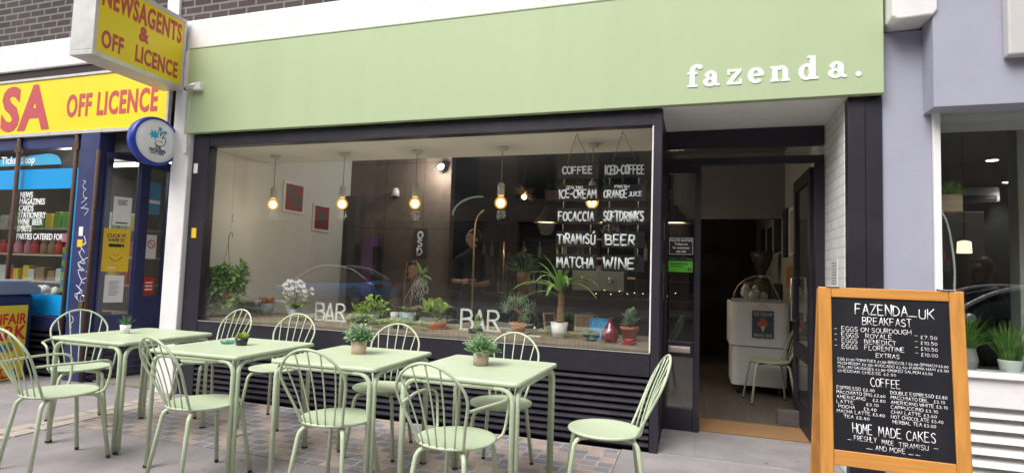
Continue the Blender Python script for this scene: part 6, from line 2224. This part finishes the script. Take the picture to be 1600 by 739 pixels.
    for f in bm_.faces:
        a, b, q = near(f.calc_center_median())
        if b in ('waist', 'chest', 'neck0') or (a == 'neck0' and b[:2] == 'sh') or b[:2] == 'el' or (b[:2] == 'wr' and q < top[2]) or (b == 'neck' and q < .75): sets['top'].add(f)
        elif b[:3] == 'hip' or b[:2] == 'kn' or (b[:2] == 'an' and q < .92): sets['trousers'].add(f)
    for nm, mm, off in (('top', mat('cloth ' + top[0], top[1], .9, var=.2, scale=12, bump=.3, bscale=18), .014), ('trousers', mat('dark trousers', (.02, .02, .025), .9), .011)):
        g = MB(); ix = {}; gv = []; gf = []
        for f in sets[nm]:
            fi = []
            for v in f.verts:
                if v not in ix: ix[v] = len(gv); gv.append(v.co + v.normal * off)
                fi.append(ix[v])
            gf.append(fi)
        g.add(gv, gf, 0, True).build(nm, mm, t)
    bm_.free()
    return t
stand = dict(pelvis=(0, 0, .98), waist=(0, .01, 1.14), chest=(0, .0, 1.34), neck0=(0, .01, 1.50), neck=(0, -.01, 1.60), head=(0, -.03, 1.71),
             shl=(.18, .0, 1.45), shr=(-.18, .0, 1.45), ell=(.26, -.06, 1.18), elr=(-.26, -.06, 1.18), wrl=(.10, -.26, 1.15), wrr=(-.07, -.27, 1.18), hal=(.02, -.29, 1.16), har=(.02, -.31, 1.20),
             hipl=(.09, 0, .92), hipr=(-.09, 0, .92), knl=(.10, -.02, .50), knr=(-.10, -.02, .50), anl=(.10, .02, .08), anr=(-.10, .02, .08), toel=(.11, -.13, .045), toer=(-.11, -.13, .045))
person('person in a black top standing behind the sill plants, looking left with arms folded', (-2.66, 6.6, 0.008), R(12), stand, ('black', (.012, .012, .013), .35), ('black', (.012, .009, .008)), R(-55))
sit = dict(pelvis=(0, 0, .53), waist=(0, -.02, .68), chest=(0, -.05, .88), neck0=(0, -.07, 1.04), neck=(0, -.10, 1.13), head=(0, -.13, 1.24),
           shl=(.18, -.06, .99), shr=(-.18, -.06, .99), ell=(.25, -.20, .78), elr=(-.25, -.20, .78), wrl=(.14, -.40, .80), wrr=(-.14, -.40, .80), hal=(.10, -.47, .81), har=(-.10, -.47, .81),
           hipl=(.10, -.04, .50), hipr=(-.10, -.04, .50), knl=(.12, -.44, .50), knr=(-.12, -.44, .50), anl=(.12, -.44, .09), anr=(-.12, -.44, .09), toel=(.12, -.58, .045), toer=(-.12, -.58, .045))
sit = {k: (v[0], v[1], v[2] + .05 if k not in ('anl', 'anr', 'toel', 'toer') else v[2]) for k, v in sit.items()}
person('person in a brown jacket seated inside behind the leggy orchid', (-3.42, 6.3, 0.008), R(60), sit, ('brown', (.075, .048, .034), .9), ('dark brown', (.04, .022, .014)), 0)
def stool(label, x, y):
    t = thing('stool', label, 'stool', (x, y, 0.008))
    MB().lathe([(0, .41), (.17, .41), (.18, .43), (.17, .45), (0, .45)], n=20).build('seat', M_stem, t)
    for a in (45, 135, 225, 315):
        mb = MB(); mb.tube([(.10 * math.cos(R(a)), .10 * math.sin(R(a)), .41), (.17 * math.cos(R(a)), .17 * math.sin(R(a)), 0)], .014, 7); mb.build('leg', M_stem, t)
stool('round brown stool under the person in the brown jacket', -3.42, 6.3)
pw = person('person with long brown hair standing inside the grey shop window', (2.70, 6.8, 0.01), R(100), stand, ('charcoal', (.04, .035, .035), .9), ('chestnut', (.13, .055, .025)), 0, True)
pw.scale = (.88, .88, .88)

# ------------------------------------------------------------------ right shop window contents
t = thing('wall_planter', 'pale wooden planter box of ferns hung high in the grey shop window', 'planter', (1.62, 4.78, 1.84))
box('trough', wood_mat('birch box', (.45, .32, .20), .6, 'X'), t, -.11, .14, -.08, .08, 0, .125)
fo = MB()
for i in range(170):
    fo.leaf((rp.uniform(-.11, .14), rp.uniform(-.07, .07), .12), (rp.uniform(-.9, .9), rp.uniform(-.8, .5), rp.uniform(.3, 1.2)), rp.uniform(.06, .16), .022, 1.0, .2, 0, 4, 'blade')
fo.build('foliage', M_leaf, t)
box('wall_bracket', M_rubber, t, -.119, -.1105, -.06, .12, .02, .09)
mb = MB(); mb.tube(catmull3([(1.63, 4.695, 1.845), (1.67, 4.69, 1.72), (1.70, 4.69, 1.45), (1.69, 4.69, 1.2), (1.68, 4.69, 1.0), (1.67, 4.72, .745)], 5), .0075, 6)
tag(mb.build('cable', M_whitep), 'white cable trailing down below the high planter box', 'cable')
t = thing('wall_planter', 'small dark planter box lower in the grey shop window', 'planter', (1.66, 4.85, 1.42))
box('trough', mat('dark brown box', (.07, .05, .05), .6), t, -.14, .06, -.06, .06, 0, .085)
fo = MB()
for i in range(14): fo.leaf((rp.uniform(-.1, .05), 0, .08), (rp.uniform(-.6, .6), -.2, 1), .07, .02, .6, .2, 0, 3)
fo.build('foliage', mat('pinkish leaf', (.35, .10, .10), .6), t)
t = plant('potted_plant', 'small green plant in a pale box pot low behind the A-board', (1.60, 4.78, .737), M_peach, .06, .065, .38)
bush(t, .38, 14, .12, .07, .05, M_leafl, 71, .8)
def grass_pot(label, loc, pm, prof, z0, n, L, sp_, seed):
    t = thing('potted_grass', label, 'potted grass', loc)
    MB().lathe(prof, n=12 if len(prof) > 8 else 26, smooth=len(prof) <= 8).build('pot', pm, t)
    rr_ = random.Random(seed); fo = MB()
    for i in range(n):
        a = rr_.uniform(0, 2 * PI); q = rr_.uniform(0, .05); e = rr_.uniform(.05, sp_)
        fo.leaf((q * math.cos(a), q * math.sin(a), z0), (math.sin(e) * math.cos(a), math.sin(e) * math.sin(a), math.cos(e)), L * rr_.uniform(.6, 1.1), .008, rr_.uniform(.3, 1.5), .3, 0, 5, 'blade')
    fo.build('foliage', M_leafb, t)
    MB().lathe([(.055, z0 - .004), (0, z0)], n=12).build('soil', M_soil, t)
gp_ = [(0, 0), (.052, 0), (.066, .03), (.078, .09), (.070, .135), (.064, .165), (.070, .175), (.062, .175), (.056, .155), (0, .15)]
grass_pot('spiky grass in a faceted grey pot on the grey shop ledge', (1.735, 4.66, .737), mat('grey concrete pot', (.34, .33, .31), .8, var=.1, bump=.1), gp_, .155, 190, .27, 1.0, 81)
gp2 = [(0, 0), (.046, 0), (.064, .10), (.066, .115), (.060, .115), (.05, .10), (0, .10)]
grass_pot('upright bright grass in a small white pot, right of the grey pot', (1.965, 4.60, .737), M_wpot, gp2, .10, 190, .27, .6, 82)
t = thing('air_conditioner', 'pale wall air conditioner high on the grey shop back wall', 'air conditioner', (3.26, 8.93, 2.42))
box('housing', mat('dim grey plastic', (.30, .30, .29), .5), t, -.42, .42, -.18, .06, 0, .20, bevel=.03)
box('outlet', M_rubber, t, -.38, .38, -.19, -.181, .03, .09)
for i, (x, y, l) in enumerate([(2.92, 7.1, 'round bright ceiling downlight nearer the grey shop window'), (3.69, 8.6, 'round bright ceiling downlight deeper in the grey shop')]):
    t = thing('ceiling_light', l, 'ceiling light', (x, y, 2.66), group='grey shop downlights')
    lamp_light(t, (0, 0, -.03), 12, (1, .96, .9), .05, True)
    MB().lathe([(0, -.012), (.05, -.012), (.05, -.004), (0, -.004)], n=16).build('lamp_glow', M_spot, t)
    MB().lathe([(.052, -.014), (.066, -.012), (.068, -.001), (.052, -.001)], n=16).build('rim', M_whitep, t)
t = thing('pendant_lamp', 'small lit cube shade pendant in the grey shop', 'lamp', (2.25, 6.0, 1.62))
mb = MB(); mb.lathe([(.055, 0), (.05, .10), (.02, .11), (0, .11)], n=18); mb.build('lamp_shade', mat('lit cream shade', (.8, .75, .6), .5, emit=(1, .82, .5), estr=1.2), t)
mb = MB(); mb.tube([(0, 0, .11), (0, 0, 1.04)], .003, 5); mb.build('cord', M_rubber, t)
